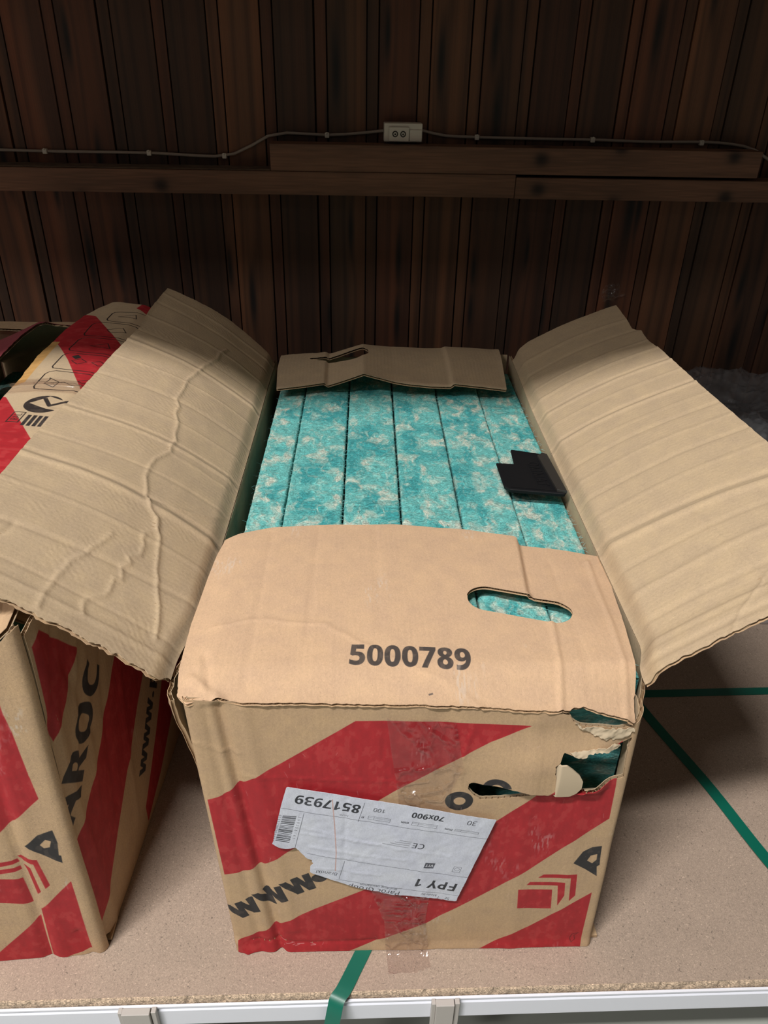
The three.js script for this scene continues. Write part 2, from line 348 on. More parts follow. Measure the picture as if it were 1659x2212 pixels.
// ---------------------------------------------------------------- the rack: shelf boards, rails, posts
function chipBoard(name, label, x0, x1, y0, y1, z0, z1, seed) {
  const o = thing(name, label, 'shelf', [(x0 + x1) / 2, y0, (z0 + z1) / 2]);
  const top = box(x0, x1, y0, y1, z0, z1 - 0.004), p = top.attributes.position, uv = top.attributes.uv;
  for (let i = 0; i < p.count; i++) uv.setXY(i, p.getX(i), p.getZ(i) + p.getY(i));
  part('panel', top, M.chip, o);
  // sawn front edge, crumbly
  const r = rng(seed), nx = Math.round((x1 - x0) / 0.003), pos = [], tex = [], idx = [], ny = 6;
  for (let i = 0; i <= nx; i++) for (let j = 0; j <= ny; j++) {
    const x = lerp(x0, x1, i / nx), a = j / ny, bev = (a > 0.9 ? 0.0016 : 0) + 0.0014 * fbm(x * 300, a * 6 + seed, 2) + (fbm(x * 90, seed, 3) > 0.66 && a > 0.6 ? 0.0022 : 0);
    pos.push(x, lerp(y0, y1, a) - (j === ny ? 0.0002 : 0), z1 - bev); tex.push(x, lerp(y0, y1, a));
  }
  const base = pos.length / 3; for (let i = 0; i <= nx; i++) { const x = lerp(x0, x1, i / nx); pos.push(x, y1 - 0.0002, z1 - 0.0045); tex.push(x, y1 + 0.005); }
  for (let i = 0; i < nx; i++) {
    for (let j = 0; j < ny; j++) { const a = i * (ny + 1) + j, b = a + ny + 1; idx.push(a, b, b + 1, a, b + 1, a + 1); }
    const a = i * (ny + 1) + ny, b = a + ny + 1; idx.push(a, b, base + i + 1, a, base + i + 1, base + i);
  }
  const g = new THREE.BufferGeometry(); g.setAttribute('position', new THREE.Float32BufferAttribute(pos, 3)); g.setAttribute('uv', new THREE.Float32BufferAttribute(tex, 2)); g.setIndex(idx); g.computeVertexNormals();
  part('sawn_edge', g, M.chipEdge, o);
  return o;
}
chipBoard('chipboard_shelf', 'brown-grey chipboard shelf under the cartons', -2.125, 2.125, -0.020, 0, ZW + 0.002, -0.5, 4);
chipBoard('chipboard_shelf', 'upper chipboard shelf above the picture', -2.125, 2.125, 1.78, 1.80, ZW + 0.03, -0.5, 8);
function beam(y, label) {
  const o = thing('rack_beam', label, 'beam', [0, y - 0.052, -0.49]);
  const s = new THREE.Shape([[0, -0.052], [0.0, -0.020], [-0.002, -0.0175], [-0.002, -0.0145], [0.0, -0.013], [0.0, -0.010], [-0.0032, -0.010], [-0.0032, -0.0205], [-0.05, -0.0205], [-0.05, -0.052]].map((p) => new THREE.Vector2(...p)));
  const g = new THREE.ExtrudeGeometry(s, { depth: 4.25, bevelEnabled: false, steps: 1 }); g.rotateY(-Math.PI / 2);
  g.computeBoundingBox(); // profile depth lies along z, length along x
  const b = g.boundingBox, cx = (b.min.x + b.max.x) / 2; g.translate(-cx, y, -0.4965 - b.max.z);
  part('beam_profile', g, M.white, o); return o;
}
beam(0, 'white painted steel beam carrying the front of the chipboard shelf');
beam(1.80, 'white painted steel beam carrying the upper shelf above the picture');
for (const [x, y, l] of [[-2.16, 0, 'left'], [2.16, 0, 'right']]) {
  const o = thing('rack_post', 'steel rack post at the ' + l + ' end of the shelving', 'post', [x, YF, -0.55]);
  part('post', box(x - 0.03, x + 0.03, YF, 2.2, -0.6, -0.545, 0.003), M.galvanised, o);
  part('foot_plate', box(x - 0.05, x + 0.05, YF, YF + 0.006, -0.62, -0.53), M.galvanised, o);
}
// grey bar ends hooked over the white beam
function barEnd(xc, w, label) {
  const o = thing('support_bar', label, 'bracket', [xc, -0.09, -0.478]);
  part('front_plate', box(xc - w / 2, xc + w / 2 - 0.007, -0.09, -0.0065, -0.495, -0.486, 0.001), M.galvanised, o);
  part('side_plate', box(xc + w / 2 - 0.006, xc + w / 2, -0.088, -0.0075, -0.4962, -0.489, 0.0008), M.galvanised, o);
  part('side_plate', box(xc - w / 2 - 0.005, xc - w / 2, -0.088, -0.0075, -0.4962, -0.489, 0.0008), M.galvanised, o);
}
barEnd(-0.262, 0.041, 'grey bar end hooked over the beam, below the left carton corner');
barEnd(0.117, 0.030, 'narrow grey bar end hooked over the beam, below the open carton');

// ---------------------------------------------------------------- ceiling lamps
LAMPS.forEach(([x, z, l, w, rad], i) => {
  const o = thing('ceiling_lamp', ['long fluorescent lamp over the aisle left of the viewer', 'fluorescent lamp farther down the hall at the left', 'fluorescent lamp farthest from the shelving'][i], 'lamp', [x, CEIL - 0.1, z]);
  part('housing', box(x - l / 2 - 0.02, x + l / 2 + 0.02, CEIL - 0.08, CEIL, z - w / 2 - 0.02, z + w / 2 + 0.02, 0.01), M.lampBody, o);
  part('diffuser', box(x - l / 2, x + l / 2, CEIL - 0.095, CEIL - 0.08, z - w / 2, z + w / 2), M.glow, o);
  const a = new THREE.RectAreaLight(LAMPCOLOR, rad, l, w); a.position.set(0, 0.0, 0); a.rotation.x = -Math.PI / 2; a.name = 'lamp_light'; o.add(a);
});
console.log('setting');

// ---------------------------------------------------------------- open carton
const boxShift = (z) => (-0.554 - z) * 0.0182; // the carton stands turned by one degree
const carton = thing('open_carton', 'open corrugated carton with red stripes, number 5000789 and torn white label', 'carton', [0.08, 0, -0.9]);
const zBack = -1.53;

// printed front panel, u = x, v = height
const PA = [[-0.1589, 0.2984], [-0.1423, 0.305], [-0.1156, 0.3278], [-0.0795, 0.3541], [-0.0299, 0.3918], [0.0027, 0.417], [0.031, 0.4173], [0.0684, 0.4156], [0.1847, 0.4084], [0.1439, 0.3864], [0.0999, 0.3524], [0.0441, 0.3119], [-0.0655, 0.2171], [-0.1104, 0.1783], [-0.1329, 0.1682], [-0.1522, 0.1641]];
const PB = [[0.2838, 0.3847], [0.289, 0.3141], [0.2915, 0.2582], [0.2086, 0.1684], [0.0916, 0.0606], [0.0413, 0.0281], [-0.0094, -0.0011], [-0.0865, -0.01], [-0.1498, -0.01], [-0.1466, 0.0286], [-0.1096, 0.0481], [-0.0476, 0.0952], [0.0189, 0.139], [0.0852, 0.1933], [0.159, 0.2574], [0.2017, 0.3009]];
const PC = [[0.2939, 0.1181], [0.297, -0.01], [0.1578, -0.0031], [0.2227, 0.0477]];
const frontPrint = printTex(-0.20, 0.34, -0.02, 0.47, 2400, KOUT, 21, (g) => {
  fillPoly(g, PA, RED); fillPoly(g, PB, RED); fillPoly(g, PC, RED);
  for (const [x, y] of [[-0.1355, 0.0945], [-0.1000, 0.1195], [-0.0655, 0.1440]]) print(g, 'w', x, y + 0.004, 0.0495, 31, INK, { heavy: 6, wide: 0.98 });
  g.fillStyle = css(INK); g.beginPath(); g.ellipse(-0.0405, 0.1586, 0.0095, 0.0078, 0.3, 0, 7); g.fill();
  print(g, 'par', 0.02, 0.208, 0.056, 38, INK, { heavy: 6 });
  g.beginPath(); g.ellipse(0.1167, 0.2957, 0.0155, 0.0150, 0, 0, Math.PI * 2, false); g.closePath(); g.moveTo(0.1238, 0.2957); g.ellipse(0.1172, 0.2957, 0.0066, 0.0062, 0, 0, Math.PI * 2, true); g.fill('evenodd');
  g.lineWidth = 0.0085; g.strokeStyle = css(INK); g.beginPath(); g.arc(0.156, 0.318, 0.0115, 0.2, 5.2); g.stroke();
  fillPoly(g, [[0.2618, 0.1785], [0.2707, 0.1991], [0.2804, 0.2067], [0.2917, 0.208], [0.2931, 0.1875], [0.2945, 0.1730], [0.2915, 0.1700], [0.2944, 0.1516], [0.279, 0.1652]], INK);
  fillPoly(g, [[0.2779, 0.1821], [0.2809, 0.1909], [0.2886, 0.1933], [0.2893, 0.1828], [0.2849, 0.1764]], KOUT);
  fillPoly(g, [[0.2008, 0.1303], [0.2431, 0.1272], [0.2468, 0.0873], [0.2037, 0.0913]], RED);
  fillPoly(g, [[0.2102, 0.1385], [0.2136, 0.1442], [0.2571, 0.1411], [0.2597, 0.1151], [0.2539, 0.0936], [0.249, 0.1352]], RED);
  fillPoly(g, [[0.2229, 0.152], [0.2288, 0.1578], [0.2698, 0.1562], [0.2738, 0.113], [0.2674, 0.1024], [0.263, 0.1497]], RED);
  stroke(g, [[0.284, 0.010], [0.288, 0.016], [0.286, 0.024], [0.291, 0.030], [0.283, 0.027], [0.281, 0.018]], [120, 22, 28], 0.0012, true);
  g.globalAlpha = 0.8; g.lineCap = 'round'; // white abrasions in the print
  const r = rng(5); for (let i = 0; i < 60; i++) { const x = -0.15 + 0.44 * r(), y = 0.01 + 0.4 * r(); g.strokeStyle = css([205, 170, 165], 0.5); g.lineWidth = 0.0004 + 0.0005 * r(); g.beginPath(); g.moveTo(x, y); g.lineTo(x + (r() - 0.5) * 0.006, y + (r() - 0.5) * 0.016); g.stroke(); }
  g.strokeStyle = css([225, 205, 200], 0.75); g.lineWidth = 0.0008; for (let i = 0; i < 9; i++) { const x = -0.10 + 0.055 * r(), y = 0.012 + 0.013 * r(); g.beginPath(); g.moveTo(x, y); g.lineTo(x + 0.010 * r(), y + (r() - 0.5) * 0.006); g.stroke(); }
  g.globalAlpha = 1;
}, 0.4);
M.frontPrint = std({ map: frontPrint, bumpMap: paperBump, bumpScale: 0.0003, roughness: 0.72 });
const frontOutline = [[-0.192, 0.4362], [-0.1725, 0.447], [-0.16, 0.4475], [-0.10, 0.4440], [0.0, 0.4420], [0.08, 0.4390], [0.15, 0.4340], [0.20, 0.4285], [0.222, 0.4225], [0.228, 0.4130], [0.2361, 0.4076], [0.2454, 0.4064], [0.2608, 0.4052], [0.2763, 0.4034], [0.2911, 0.4059], [0.2945, 0.4105], [0.304, 0.425], [0.322, 0.430], [0.325, 0.2316], [0.333, 0.0015], [-0.173, 0.0015], [-0.184, 0.2488], [-0.192, 0.43]];
const hole2 = [[0.2142, 0.3565], [0.2198, 0.361], [0.2219, 0.3737], [0.2277, 0.3709], [0.2337, 0.3675], [0.2423, 0.3674], [0.2492, 0.3728], [0.2521, 0.3739], [0.2621, 0.3743], [0.2776, 0.3747], [0.2832, 0.3823], [0.2934, 0.3898], [0.2918, 0.3822], [0.2923, 0.3712], [0.2928, 0.36], [0.2935, 0.3475], [0.2954, 0.329], [0.2872, 0.3256], [0.2721, 0.3199], [0.2567, 0.3154], [0.2445, 0.3108], [0.2368, 0.3086], [0.2205, 0.31]];
const slit = [[0.1261, 0.3261], [0.1438, 0.3226], [0.1584, 0.3224], [0.1867, 0.3165], [0.215, 0.3119], [0.2301, 0.3103], [0.2525, 0.31], [0.2437, 0.306], [0.225, 0.3065], [0.2066, 0.3046], [0.1793, 0.2995], [0.1608, 0.2981], [0.1403, 0.2985], [0.1323, 0.3058], [0.1247, 0.3153]];
const frontCrease = creaseField([
  [-0.1345, 0.437, -0.093, 0.0, -0.0065, 0.0055], [-0.148, 0.435, -0.118, 0.0, -0.0018, 0.005], [-0.110, 0.435, -0.075, 0.05, 0.0018, 0.008],
  ...wiggle([[-0.12, 0.337], [-0.05, 0.333], [0.05, 0.327]], 0.0007, 0.0016, 31), ...wiggle([[-0.168, 0.39], [-0.14, 0.375], [-0.12, 0.37]], 0.001, 0.0015, 32),
  ...wiggle([[0.121, 0.395], [0.117, 0.36], [0.118, 0.335], [0.127, 0.324]], 0.0012, 0.0015, 33, 0.006), [-0.15, 0.03, -0.135, 0.0, 0.003, 0.004],
  ...wiggle([[-0.13, 0.026], [-0.05, 0.019], [0.03, 0.022]], -0.0014, 0.003, 34), [0.19, 0.41, 0.205, 0.0, 0.0008, 0.01], [0.09, 0.42, 0.11, 0.0, -0.0008, 0.012], [0.255, 0.30, 0.262, 0.02, 0.0007, 0.008],
]);
const frontL = (y) => poly1([[0, -0.1515], [0.2488, -0.1618], [0.4362, -0.1700], [0.46, -0.1715]], y), frontR = (y) => poly1([[0, 0.3115], [0.2316, 0.3045], [0.405, 0.3005], [0.46, 0.3010]], y);
function wrap(u, xe, r) { // distance past a rounded corner: [reach, depth behind the face]
  const s = u - (xe - r); if (s <= 0) return [u, 0];
  const a = s / r; return a < Math.PI / 2 ? [xe - r + r * Math.sin(a), r - r * Math.cos(a)] : [xe, r + s - r * Math.PI / 2];
}
function frontP(u, y) {
  let x = u, back = 0; const R = frontR(y), L = frontL(y);
  if (u > R - 0.007) [x, back] = wrap(u, R, 0.007); else if (u < L + 0.007) { [x, back] = wrap(-u, -L, 0.007); x = -x; }
  if (back) { const q = frontFace(clamp(u, L + 0.007, R - 0.007), y); return [x, y, q[2] - back]; }
  return frontFace(x, y);
}
function frontFace(x, y) {
  let o = frontCrease(x, y) + 0.0022 * (fbm(x * 14, y * 9, 3) - 0.5) + 0.004 * Math.sin(clamp((x + 0.16) / 0.46) * Math.PI) * Math.sin(clamp(y / 0.44) * Math.PI);
  // the torn piece above the slit stands proud of the panel
  o += 0.010 * smooth(0.125, 0.20, x) * smooth(0.285, 0.262, x) * smooth(0.308, 0.3125, y + 0.02 * (0.14 - x) * 0) * smooth(0.405, 0.345, y) * (sdPoly(slit, x, y) > 0 || y > 0.31 ? 1 : 0);
  o += 0.0022 * smooth(0.02, 0.0, y);
  return [x, y, -0.556 + 0.004 * (x + 0.152) / 0.463 + o];
}
board('front_panel', { u0: -0.195, u1: 0.335, v0: -0.004, v1: 0.456, cell: 0.0025, P: frontP,
  f: (x, y) => { const n = 0.0016 * (fbm(x * 260, y * 260, 2) - 0.5); return Math.max(sdPoly(frontOutline, x, y) + n * (y > 0.4 ? 1.6 : 0.6), -sdPoly(hole2, x, y) + n * 1.5, -sdPoly(slit, x, y) + n); } },
M.frontPrint, M.kraftIn, carton, 'brown front panel printed with red diagonal stripes and www. lettering, torn at upper right');

// torn paper along the holes, and the tongue that hangs out of the big hole
{
  const tip = [[0.2105, 0.3587], [0.2264, 0.3592], [0.2335, 0.3529], [0.242, 0.3437], [0.2466, 0.3344], [0.2468, 0.3227], [0.2424, 0.3145], [0.2358, 0.3098], [0.2269, 0.3099], [0.2121, 0.3113], [0.2101, 0.3452]];
  part('torn_tongue', sheetMesh({ u0: 0.206, u1: 0.25, v0: 0.306, v1: 0.363, cell: 0.0015, P: (x, y) => [x, y, -0.5500 + 0.0085 * smooth(0.2135, 0.220, x) - 0.05 * Math.max(0, x - 0.222) + 0.0015 * Math.sin((y - 0.31) * 60)], f: (x, y) => sdPoly(tip, x, y) }, 0, -0.0022), M.tear, carton, 'pale rounded paper tongue');
  const strip = [[0.225, 0.4175], [0.2361, 0.4076], [0.2454, 0.4064], [0.2608, 0.4052], [0.2763, 0.4034], [0.2911, 0.4059], [0.2935, 0.4010], [0.285, 0.3935], [0.275, 0.389], [0.265, 0.3905], [0.25, 0.3965], [0.235, 0.4045]];
  part('torn_fringe', sheetMesh({ u0: 0.22, u1: 0.298, v0: 0.38, v1: 0.422, cell: 0.0014, P: (x, y) => [x, y, frontP(x, y)[2] + 0.0018 + 0.004 * (fbm(x * 160, y * 200, 3) - 0.4)], f: (x, y) => sdPoly(strip, x, y) + 0.004 * (fbm(x * 330, y * 330, 2) - 0.5) }, 0, -0.0006), M.tear, carton, 'delaminated pale paper fringe');
  const strip2 = [[0.2285, 0.3745], [0.2337, 0.3675], [0.2423, 0.3674], [0.2492, 0.3728], [0.2621, 0.3743], [0.2776, 0.3747], [0.285, 0.383], [0.275, 0.381], [0.26, 0.379], [0.245, 0.377]];
  part('torn_fringe', sheetMesh({ u0: 0.225, u1: 0.29, v0: 0.362, v1: 0.388, cell: 0.0014, P: (x, y) => [x, y, frontP(x, y)[2] + 0.0012 + 0.004 * (fbm(x * 190, y * 170, 3) - 0.4)], f: (x, y) => sdPoly(strip2, x, y) + 0.004 * (fbm(x * 330 + 5, y * 330, 2) - 0.5) }, 0, -0.0006), M.tear, carton);
}
// side, back and bottom panels
const wallTopL = (z) => 0.442 + 0.006 * smooth(-1.0, -1.5, z), wallTopR = (z) => 0.450 + 0.012 * smooth(-1.2, -1.5, z);
const sideCrease = creaseField([0.05, 0.13, 0.22, 0.33, 0.45, 0.52, 0.66, 0.8, 0.9].map((d, i) => [d, 0, d + 0.01, 0.46, 0.002 * (i % 2 ? 1 : -1), 0.006]));
board('side_panel', { u0: 0.012, u1: 0.972, v0: 0.001, v1: 0.46, cell: 0.006, flip: true, P: (d, y) => [lerp(-0.1505, -0.1690, y / 0.44) - (0.010 + 0.010 * smooth(0.10, 0.03, d) * smooth(0.0, 0.02, d) + 0.006 * (fbm(d * 60, y * 60, 3) - 0.5) * smooth(0.12, 0.03, d)) * smooth(0.3, 0.44, y) - 0.0165 * smooth(0.0, 0.06, d) * smooth(0.0, 0.10, y) * smooth(0.44, 0.30, y) + 0.0182 * d - sideCrease(d, y) * smooth(0.46, 0.40, y) - 0.006 * Math.sin(Math.PI * clamp(d)) * Math.sin(Math.PI * clamp(y / 0.46)), y, -0.5575 - d], f: (d, y) => y - wallTopL(-0.557 - d) + 0.001 + (0.006 + 0.006 * fbm(d * 160, 3, 3)) * smooth(0.05, 0.0, d) }, M.kraftOut, M.kraftIn, carton, undefined, true);
board('side_panel', { u0: 0.012, u1: 0.972, v0: 0.001, v1: 0.47, cell: 0.006, P: (d, y) => [lerp(0.3095, 0.3000, y / 0.44) + 0.0182 * d + sideCrease(d + 0.03, y) * smooth(0.46, 0.40, y) + 0.017 * smooth(0.0, 0.06, d) * smooth(0.0, 0.10, y), y, -0.5555 - d], f: (d, y) => y - wallTopR(-0.557 - d) + 0.001 + (0.010 + 0.008 * fbm(d * 160, 9, 3)) * smooth(0.05, 0.0, d) }, M.kraftOut, M.kraftIn, carton, undefined, true);
board('back_panel', { u0: -0.133, u1: 0.326, v0: 0.001, v1: 0.462, cell: 0.01, flip: true, P: (x, y) => [x, y, zBack - 0.002 + 0.004 * Math.sin(x * 20)], f: (x, y) => y - lerp(0.452, 0.462, (x + 0.13) / 0.46) }, M.kraftOut, M.kraftIn, carton, undefined, false);
part('bottom_panel', box(-0.148, 0.322, 0.0015, 0.006, -1.52, -0.562), M.kraftOut, carton);

// front flap folded over the slabs, printed 5000789, with a hand hole; u = x, v = depth from the front edge
const flapPrint = printTex(-0.2, 0.34, -0.03, 0.34, 2200, KTOP, 41, (g) => {
  print(g, '5000789', 0.0605, 0.0555, 0.0405, -3.2, [66, 58, 54], { heavy: 2.5, wide: 0.83 });
  stroke(g, [[0.077, 0.012], [0.0815, 0.0135]], [110, 95, 85], 0.0018);
}, 0.35);
M.flapPrint = std({ map: flapPrint, bumpMap: paperBump, bumpScale: 0.0003, roughness: 0.85 });
const flapOutline = [[-0.167, -0.001], [-0.1765, 0.012], [-0.1795, 0.045], [-0.179, 0.112], [-0.174, 0.209], [-0.171, 0.249], [-0.1655, 0.286], [-0.15, 0.2965], [-0.106, 0.3135], [-0.03, 0.3205], [0.056, 0.3210], [0.149, 0.3090], [0.2165, 0.2895], [0.2185, 0.278], [0.316, 0.2560], [0.3195, 0.2525], [0.3155, 0.185], [0.3055, 0.106], [0.297, 0.035], [0.2925, 0.008], [0.2905, -0.004], [0.275, 0.0015], [0.2626, 0.0022], [0.25, 0.004], [0.2375, 0.007], [0.2272, 0.006], [0.222, 0.0015], [0.21, 0.0]];
const ffCrease = creaseField([
  ...wiggle([[-0.155, 0.102], [-0.112, 0.116], [-0.03, 0.106], [-0.001, 0.084], [0.045, 0.05], [0.09, 0.028], [0.136, -0.004]], 0.0012, 0.0024, 51),
  [-0.105, 0.30, -0.11, 0.02, -0.0007, 0.004], [-0.045, 0.31, -0.05, 0.08, -0.0006, 0.004], [0.03, 0.31, 0.03, 0.1, -0.0005, 0.005], [-0.165, 0.03, -0.13, 0.0, 0.003, 0.005], [-0.155, 0.06, -0.14, 0.0, -0.002, 0.004],
  [0.2235, 0.11, 0.211, -0.02, 0.0026, 0.0028], [0.3, 0.24, 0.283, 0.0, 0.002, 0.003], [0.25, 0.24, 0.245, 0.02, -0.0006, 0.004],
]);
function ffP(x, t) {
  const yf = poly1([[-0.18, 0.4480], [0.0, 0.4435], [0.1, 0.4395], [0.2, 0.4300], [0.24, 0.4265], [0.30, 0.4130]], x);
  let y = lerp(yf, 0.4535, smooth(0, 0.05, t)) + 0.004 * Math.sin(clamp(t / 0.32) * Math.PI);
  const cx = poly1([[-0.02, 0.2105], [0.024, 0.2105], [0.104, 0.2235], [0.17, 0.2070], [0.29, 0.2175]], t);
  y -= 0.0070 * smooth(cx - 0.0012, cx + 0.0045, x) * smooth(0.09, 0.2, t); // the outer part has sunk along a crease
  y -= 0.004 * smooth(-0.14, -0.18, x) + 0.003 * smooth(0.27, 0.32, x);
  y += ffCrease(x, t) + 0.0018 * (fbm(x * 18 + 7, t * 12, 3) - 0.5);
  return [x + 0.0, y, -0.5535 + 0.0035 * (x + 0.152) / 0.463 - t];
}
const obround = (u, t) => { // the hand hole leans with the flap
  const [d] = segd(u, t, [0.1565, 0.1525, 0.2285, 0.131]); return d - (t > 0.152 - (u - 0.157) * 0.30 ? 0.0235 : 0.0225);
};
board('front_flap', { u0: -0.186, u1: 0.324, v0: -0.01, v1: 0.33, cell: 0.0025, P: ffP, flip: false,
  f: (x, t) => Math.max(sdPoly(flapOutline, x, t) + (t < 0.02 ? 0.0035 : 0.0005) * (fbm(x * 190, t * 190, 3) - 0.35) + 0.004 * smooth(-0.105, -0.135, x) * smooth(0.012, 0.0, t) * smooth(-0.172, -0.15, x), -obround(x, t)) },
M.flapPrint, M.kraftOut, carton, 'front flap folded inwards, printed 5000789, with an oval hand hole');

// long side flaps, u = depth behind the front corner, v = distance from the hinge
const lines = (list, v1, w) => list.flatMap(([d, a, wd, sk = 0]) => [[d, -0.02, d + sk, v1, a, wd || w]]);
const lfCrease = creaseField([
  ...lines([[0.02, 0.0015, 0.004], [0.045, -0.0012, 0.003], [0.115, -0.0018, 0.004, -0.02], [0.175, 0.0012, 0.003], [0.235, 0.0035, 0.006, 0.01], [0.25, -0.0022, 0.005, 0.01], [0.315, -0.0012, 0.003], [0.40, 0.0024, 0.0035], [0.412, -0.0018, 0.003], [0.47, 0.0010, 0.003], [0.53, -0.0016, 0.004], [0.60, 0.0012, 0.003], [0.655, 0.0030, 0.0035, 0.01], [0.668, -0.0020, 0.004, 0.01], [0.71, -0.001, 0.003], [0.775, 0.0014, 0.004], [0.84, -0.0012, 0.004], [0.885, 0.0015, 0.004]], 0.29, 0.003),
  ...wiggle([[0.80, 0.10], [0.72, 0.115], [0.65, 0.13], [0.55, 0.14], [0.45, 0.118], [0.40, 0.112], [0.33, 0.125], [0.27, 0.120], [0.2, 0.085], [0.15, 0.07], [0.10, 0.06], [0.04, 0.03]], 0.0026, 0.0026, 61, 0.02, 0.008),
  ...wiggle([[0.245, 0.11], [0.27, 0.05], [0.31, 0.0]], 0.0020, 0.0025, 62), ...wiggle([[0.22, 0.09], [0.12, 0.10], [0.02, 0.11]], 0.0018, 0.0025, 63, 0.012, 0.012), ...wiggle([[0.15, 0.13], [0.08, 0.15], [0.0, 0.15]], 0.0018, 0.0025, 64), ...wiggle([[0.38, 0.11], [0.375, 0.02]], 0.0010, 0.0025, 65), ...wiggle([[0.1, 0.22], [0.0, 0.225]], -0.0012, 0.003, 66),
]);
function leftFlap(d, v) {
  const hx = -0.1695 + 0.0182 * d - 0.0105 + 0.0050 - 0.012 * smooth(0.12, 0.02, d), hy = wallTopL(-0.57 - d) + 0.0015;
  const ex = poly1([[0, -0.205], [0.2, -0.222], [0.3, -0.230], [0.45, -0.227], [0.62, -0.216], [0.75, -0.200], [0.92, -0.196]], d), ey = poly1([[0, 0.160], [0.2, 0.145], [0.3, 0.138], [0.45, 0.132], [0.62, 0.135], [0.75, 0.140], [0.92, 0.152]], d), L = Math.hypot(ex, ey), s = v / L;
  const bow = (0.006 + 0.010 * smooth(0.05, 0.25, d) - 0.006 * smooth(0.6, 0.9, d)) * Math.sin(Math.PI * clamp(s)) + 0.006 * smooth(0, 0.024, v) * (1 - s), amp = smooth(0, 0.02, v) * 0.6 + 0.4;
  const n = lfCrease(d, v) * amp * 0.8 + 0.004 * (fbm(d * 9, v * 12 + 4, 3) - 0.5) + 0.00022 * smooth(0.45, 0.7, fbm(d * 22 + 3, v * 20, 2)) * Math.sin(d * 700 + 8 * fbm(d * 60, v * 60, 2)) * Math.sin(v * 520 + 6 * fbm(d * 50 + 9, v * 50, 2));
  return [hx + ex * s + (ey / L) * (n + bow), hy + ey * s + (-ex / L) * (n + bow), -0.585 - d + 0.02 * s * (d < 0.1 ? 1 - d / 0.1 : 0) * 0];
}
board('side_flap', { u0: -0.02, u1: 0.96, v0: 0, v1: 0.29, cell: 0.0022, P: leftFlap, flip: false,
  f: (d, v) => {
    const L = poly1([[0, 0.26], [0.2, 0.265], [0.3, 0.268], [0.45, 0.262], [0.62, 0.255], [0.72, 0.247], [0.80, 0.252], [0.92, 0.250]], d), back = 0.915 - 0.055 * smooth(0.0, 0.10, v) * 0 + 0.02 * Math.sin(Math.PI * clamp(v / 0.25)) - 0.03 * smooth(0.17, 0.25, v) * 0;
    const fray = 0.005 * (fbm(v * 160, d * 160, 3) - 0.5);
    return Math.max(v - L + 0.0016 * (fbm(d * 90, 5, 3) - 0.5), d - back + fray * 0.7, -(d + 0.008 - 0.012 * smooth(0.02, 0.0, v)) + fray * 1.6);
  } }, M.kraftIn, M.kraftOut, carton, 'creased plain brown side flap leaning over the neighbouring carton');
const rfCrease = creaseField([
  ...lines([[0.015, -0.002, 0.005], [0.04, 0.0016, 0.004], [0.075, -0.0012, 0.004], [0.12, 0.0016, 0.005, 0.01], [0.17, -0.0012, 0.004], [0.225, 0.0034, 0.006, -0.02], [0.242, -0.0022, 0.005, -0.02], [0.29, 0.001, 0.004], [0.34, -0.0014, 0.004], [0.39, 0.0010, 0.004], [0.435, -0.0013, 0.004], [0.475, 0.0008, 0.004], [0.52, 0.0026, 0.004, 0.0], [0.533, -0.0022, 0.004, 0.0], [0.585, 0.0010, 0.004], [0.63, 0.0020, 0.004], [0.642, -0.0014, 0.003], [0.695, 0.0018, 0.004], [0.74, 0.0012, 0.003], [0.80, -0.0012, 0.005], [0.86, 0.0014, 0.006]], 0.27, 0.004),
  ...wiggle([[0.2, 0.125], [0.13, 0.135], [0.08, 0.14], [0.0, 0.155]], 0.0017, 0.0025, 71, 0.014, 0.004), ...wiggle([[0.06, 0.15], [0.0, 0.10]], 0.0014, 0.0025, 72),
]);
function rightFlap(d, v) {
  const hx = 0.3000 + 0.0182 * d + 0.017 * smooth(0, 0.06, d) - 0.0050 + 0.004 * smooth(0.03, 0, d), hy = wallTopR(-0.56 - d) + 0.0015, ex = 0.205, ey = poly1([[0, 0.145], [0.2, 0.138], [0.45, 0.126], [0.7, 0.118], [0.9, 0.108]], d), L = Math.hypot(ex, ey), s = v / L;
  const bow = 0.009 * Math.sin(Math.PI * clamp(s)) + 0.011 * smooth(0, 0.024, v) * (1 - s), n = rfCrease(d, v) * (0.4 + 0.6 * smooth(0, 0.03, v)) + 0.003 * (fbm(d * 9 + 50, v * 12, 3) - 0.5);
  return [hx + ex * s - (ey / L) * (n + bow), hy + ey * s + (ex / L) * (n + bow), -0.566 - d];
}
board('side_flap', { u0: -0.02, u1: 0.98, v0: 0, v1: 0.27, cell: 0.0024, P: rightFlap, flip: true,
  f: (d, v) => {
    const L = poly1([[0, 0.255], [0.25, 0.250], [0.5, 0.243], [0.68, 0.240], [0.74, 0.233], [0.79, 0.236], [0.81, 0.225], [0.86, 0.228], [0.95, 0.232]], d), fray = 0.005 * (fbm(v * 150 + 30, d * 150, 3) - 0.5);
    return Math.max(v - L + 0.0014 * (fbm(d * 90, 15, 3) - 0.5), d - 0.945 + 0.02 * smooth(0.05, 0.0, v) - 0.010 * smooth(0.15, 0.24, v) + fray * 0.4, -(d + 0.002) + fray);
  } }, M.kraftIn, M.kraftOut, carton, 'plain brown side flap standing open on the right, striped with crease lines');
part('flap_ply', sheetMesh({ u0: 0.07, u1: 0.25, v0: 0.0, v1: 1, cell: 0.006, P: (v, s) => { const p = rightFlap(0.004 + 0.010 * s, v); return [p[0] + 0.002, p[1] - 0.004 - 0.012 * s - 0.004 * Math.sin(v * 40), p[2] + 0.002 - 0.004 * s]; }, f: (v, s) => s - 0.9 * smooth(0.07, 0.12, v) - 0.1 * fbm(v * 80, 2, 2) }, 0, -0.0006), M.kraftIn, carton, 'loose paper ply hanging from the flap edge');

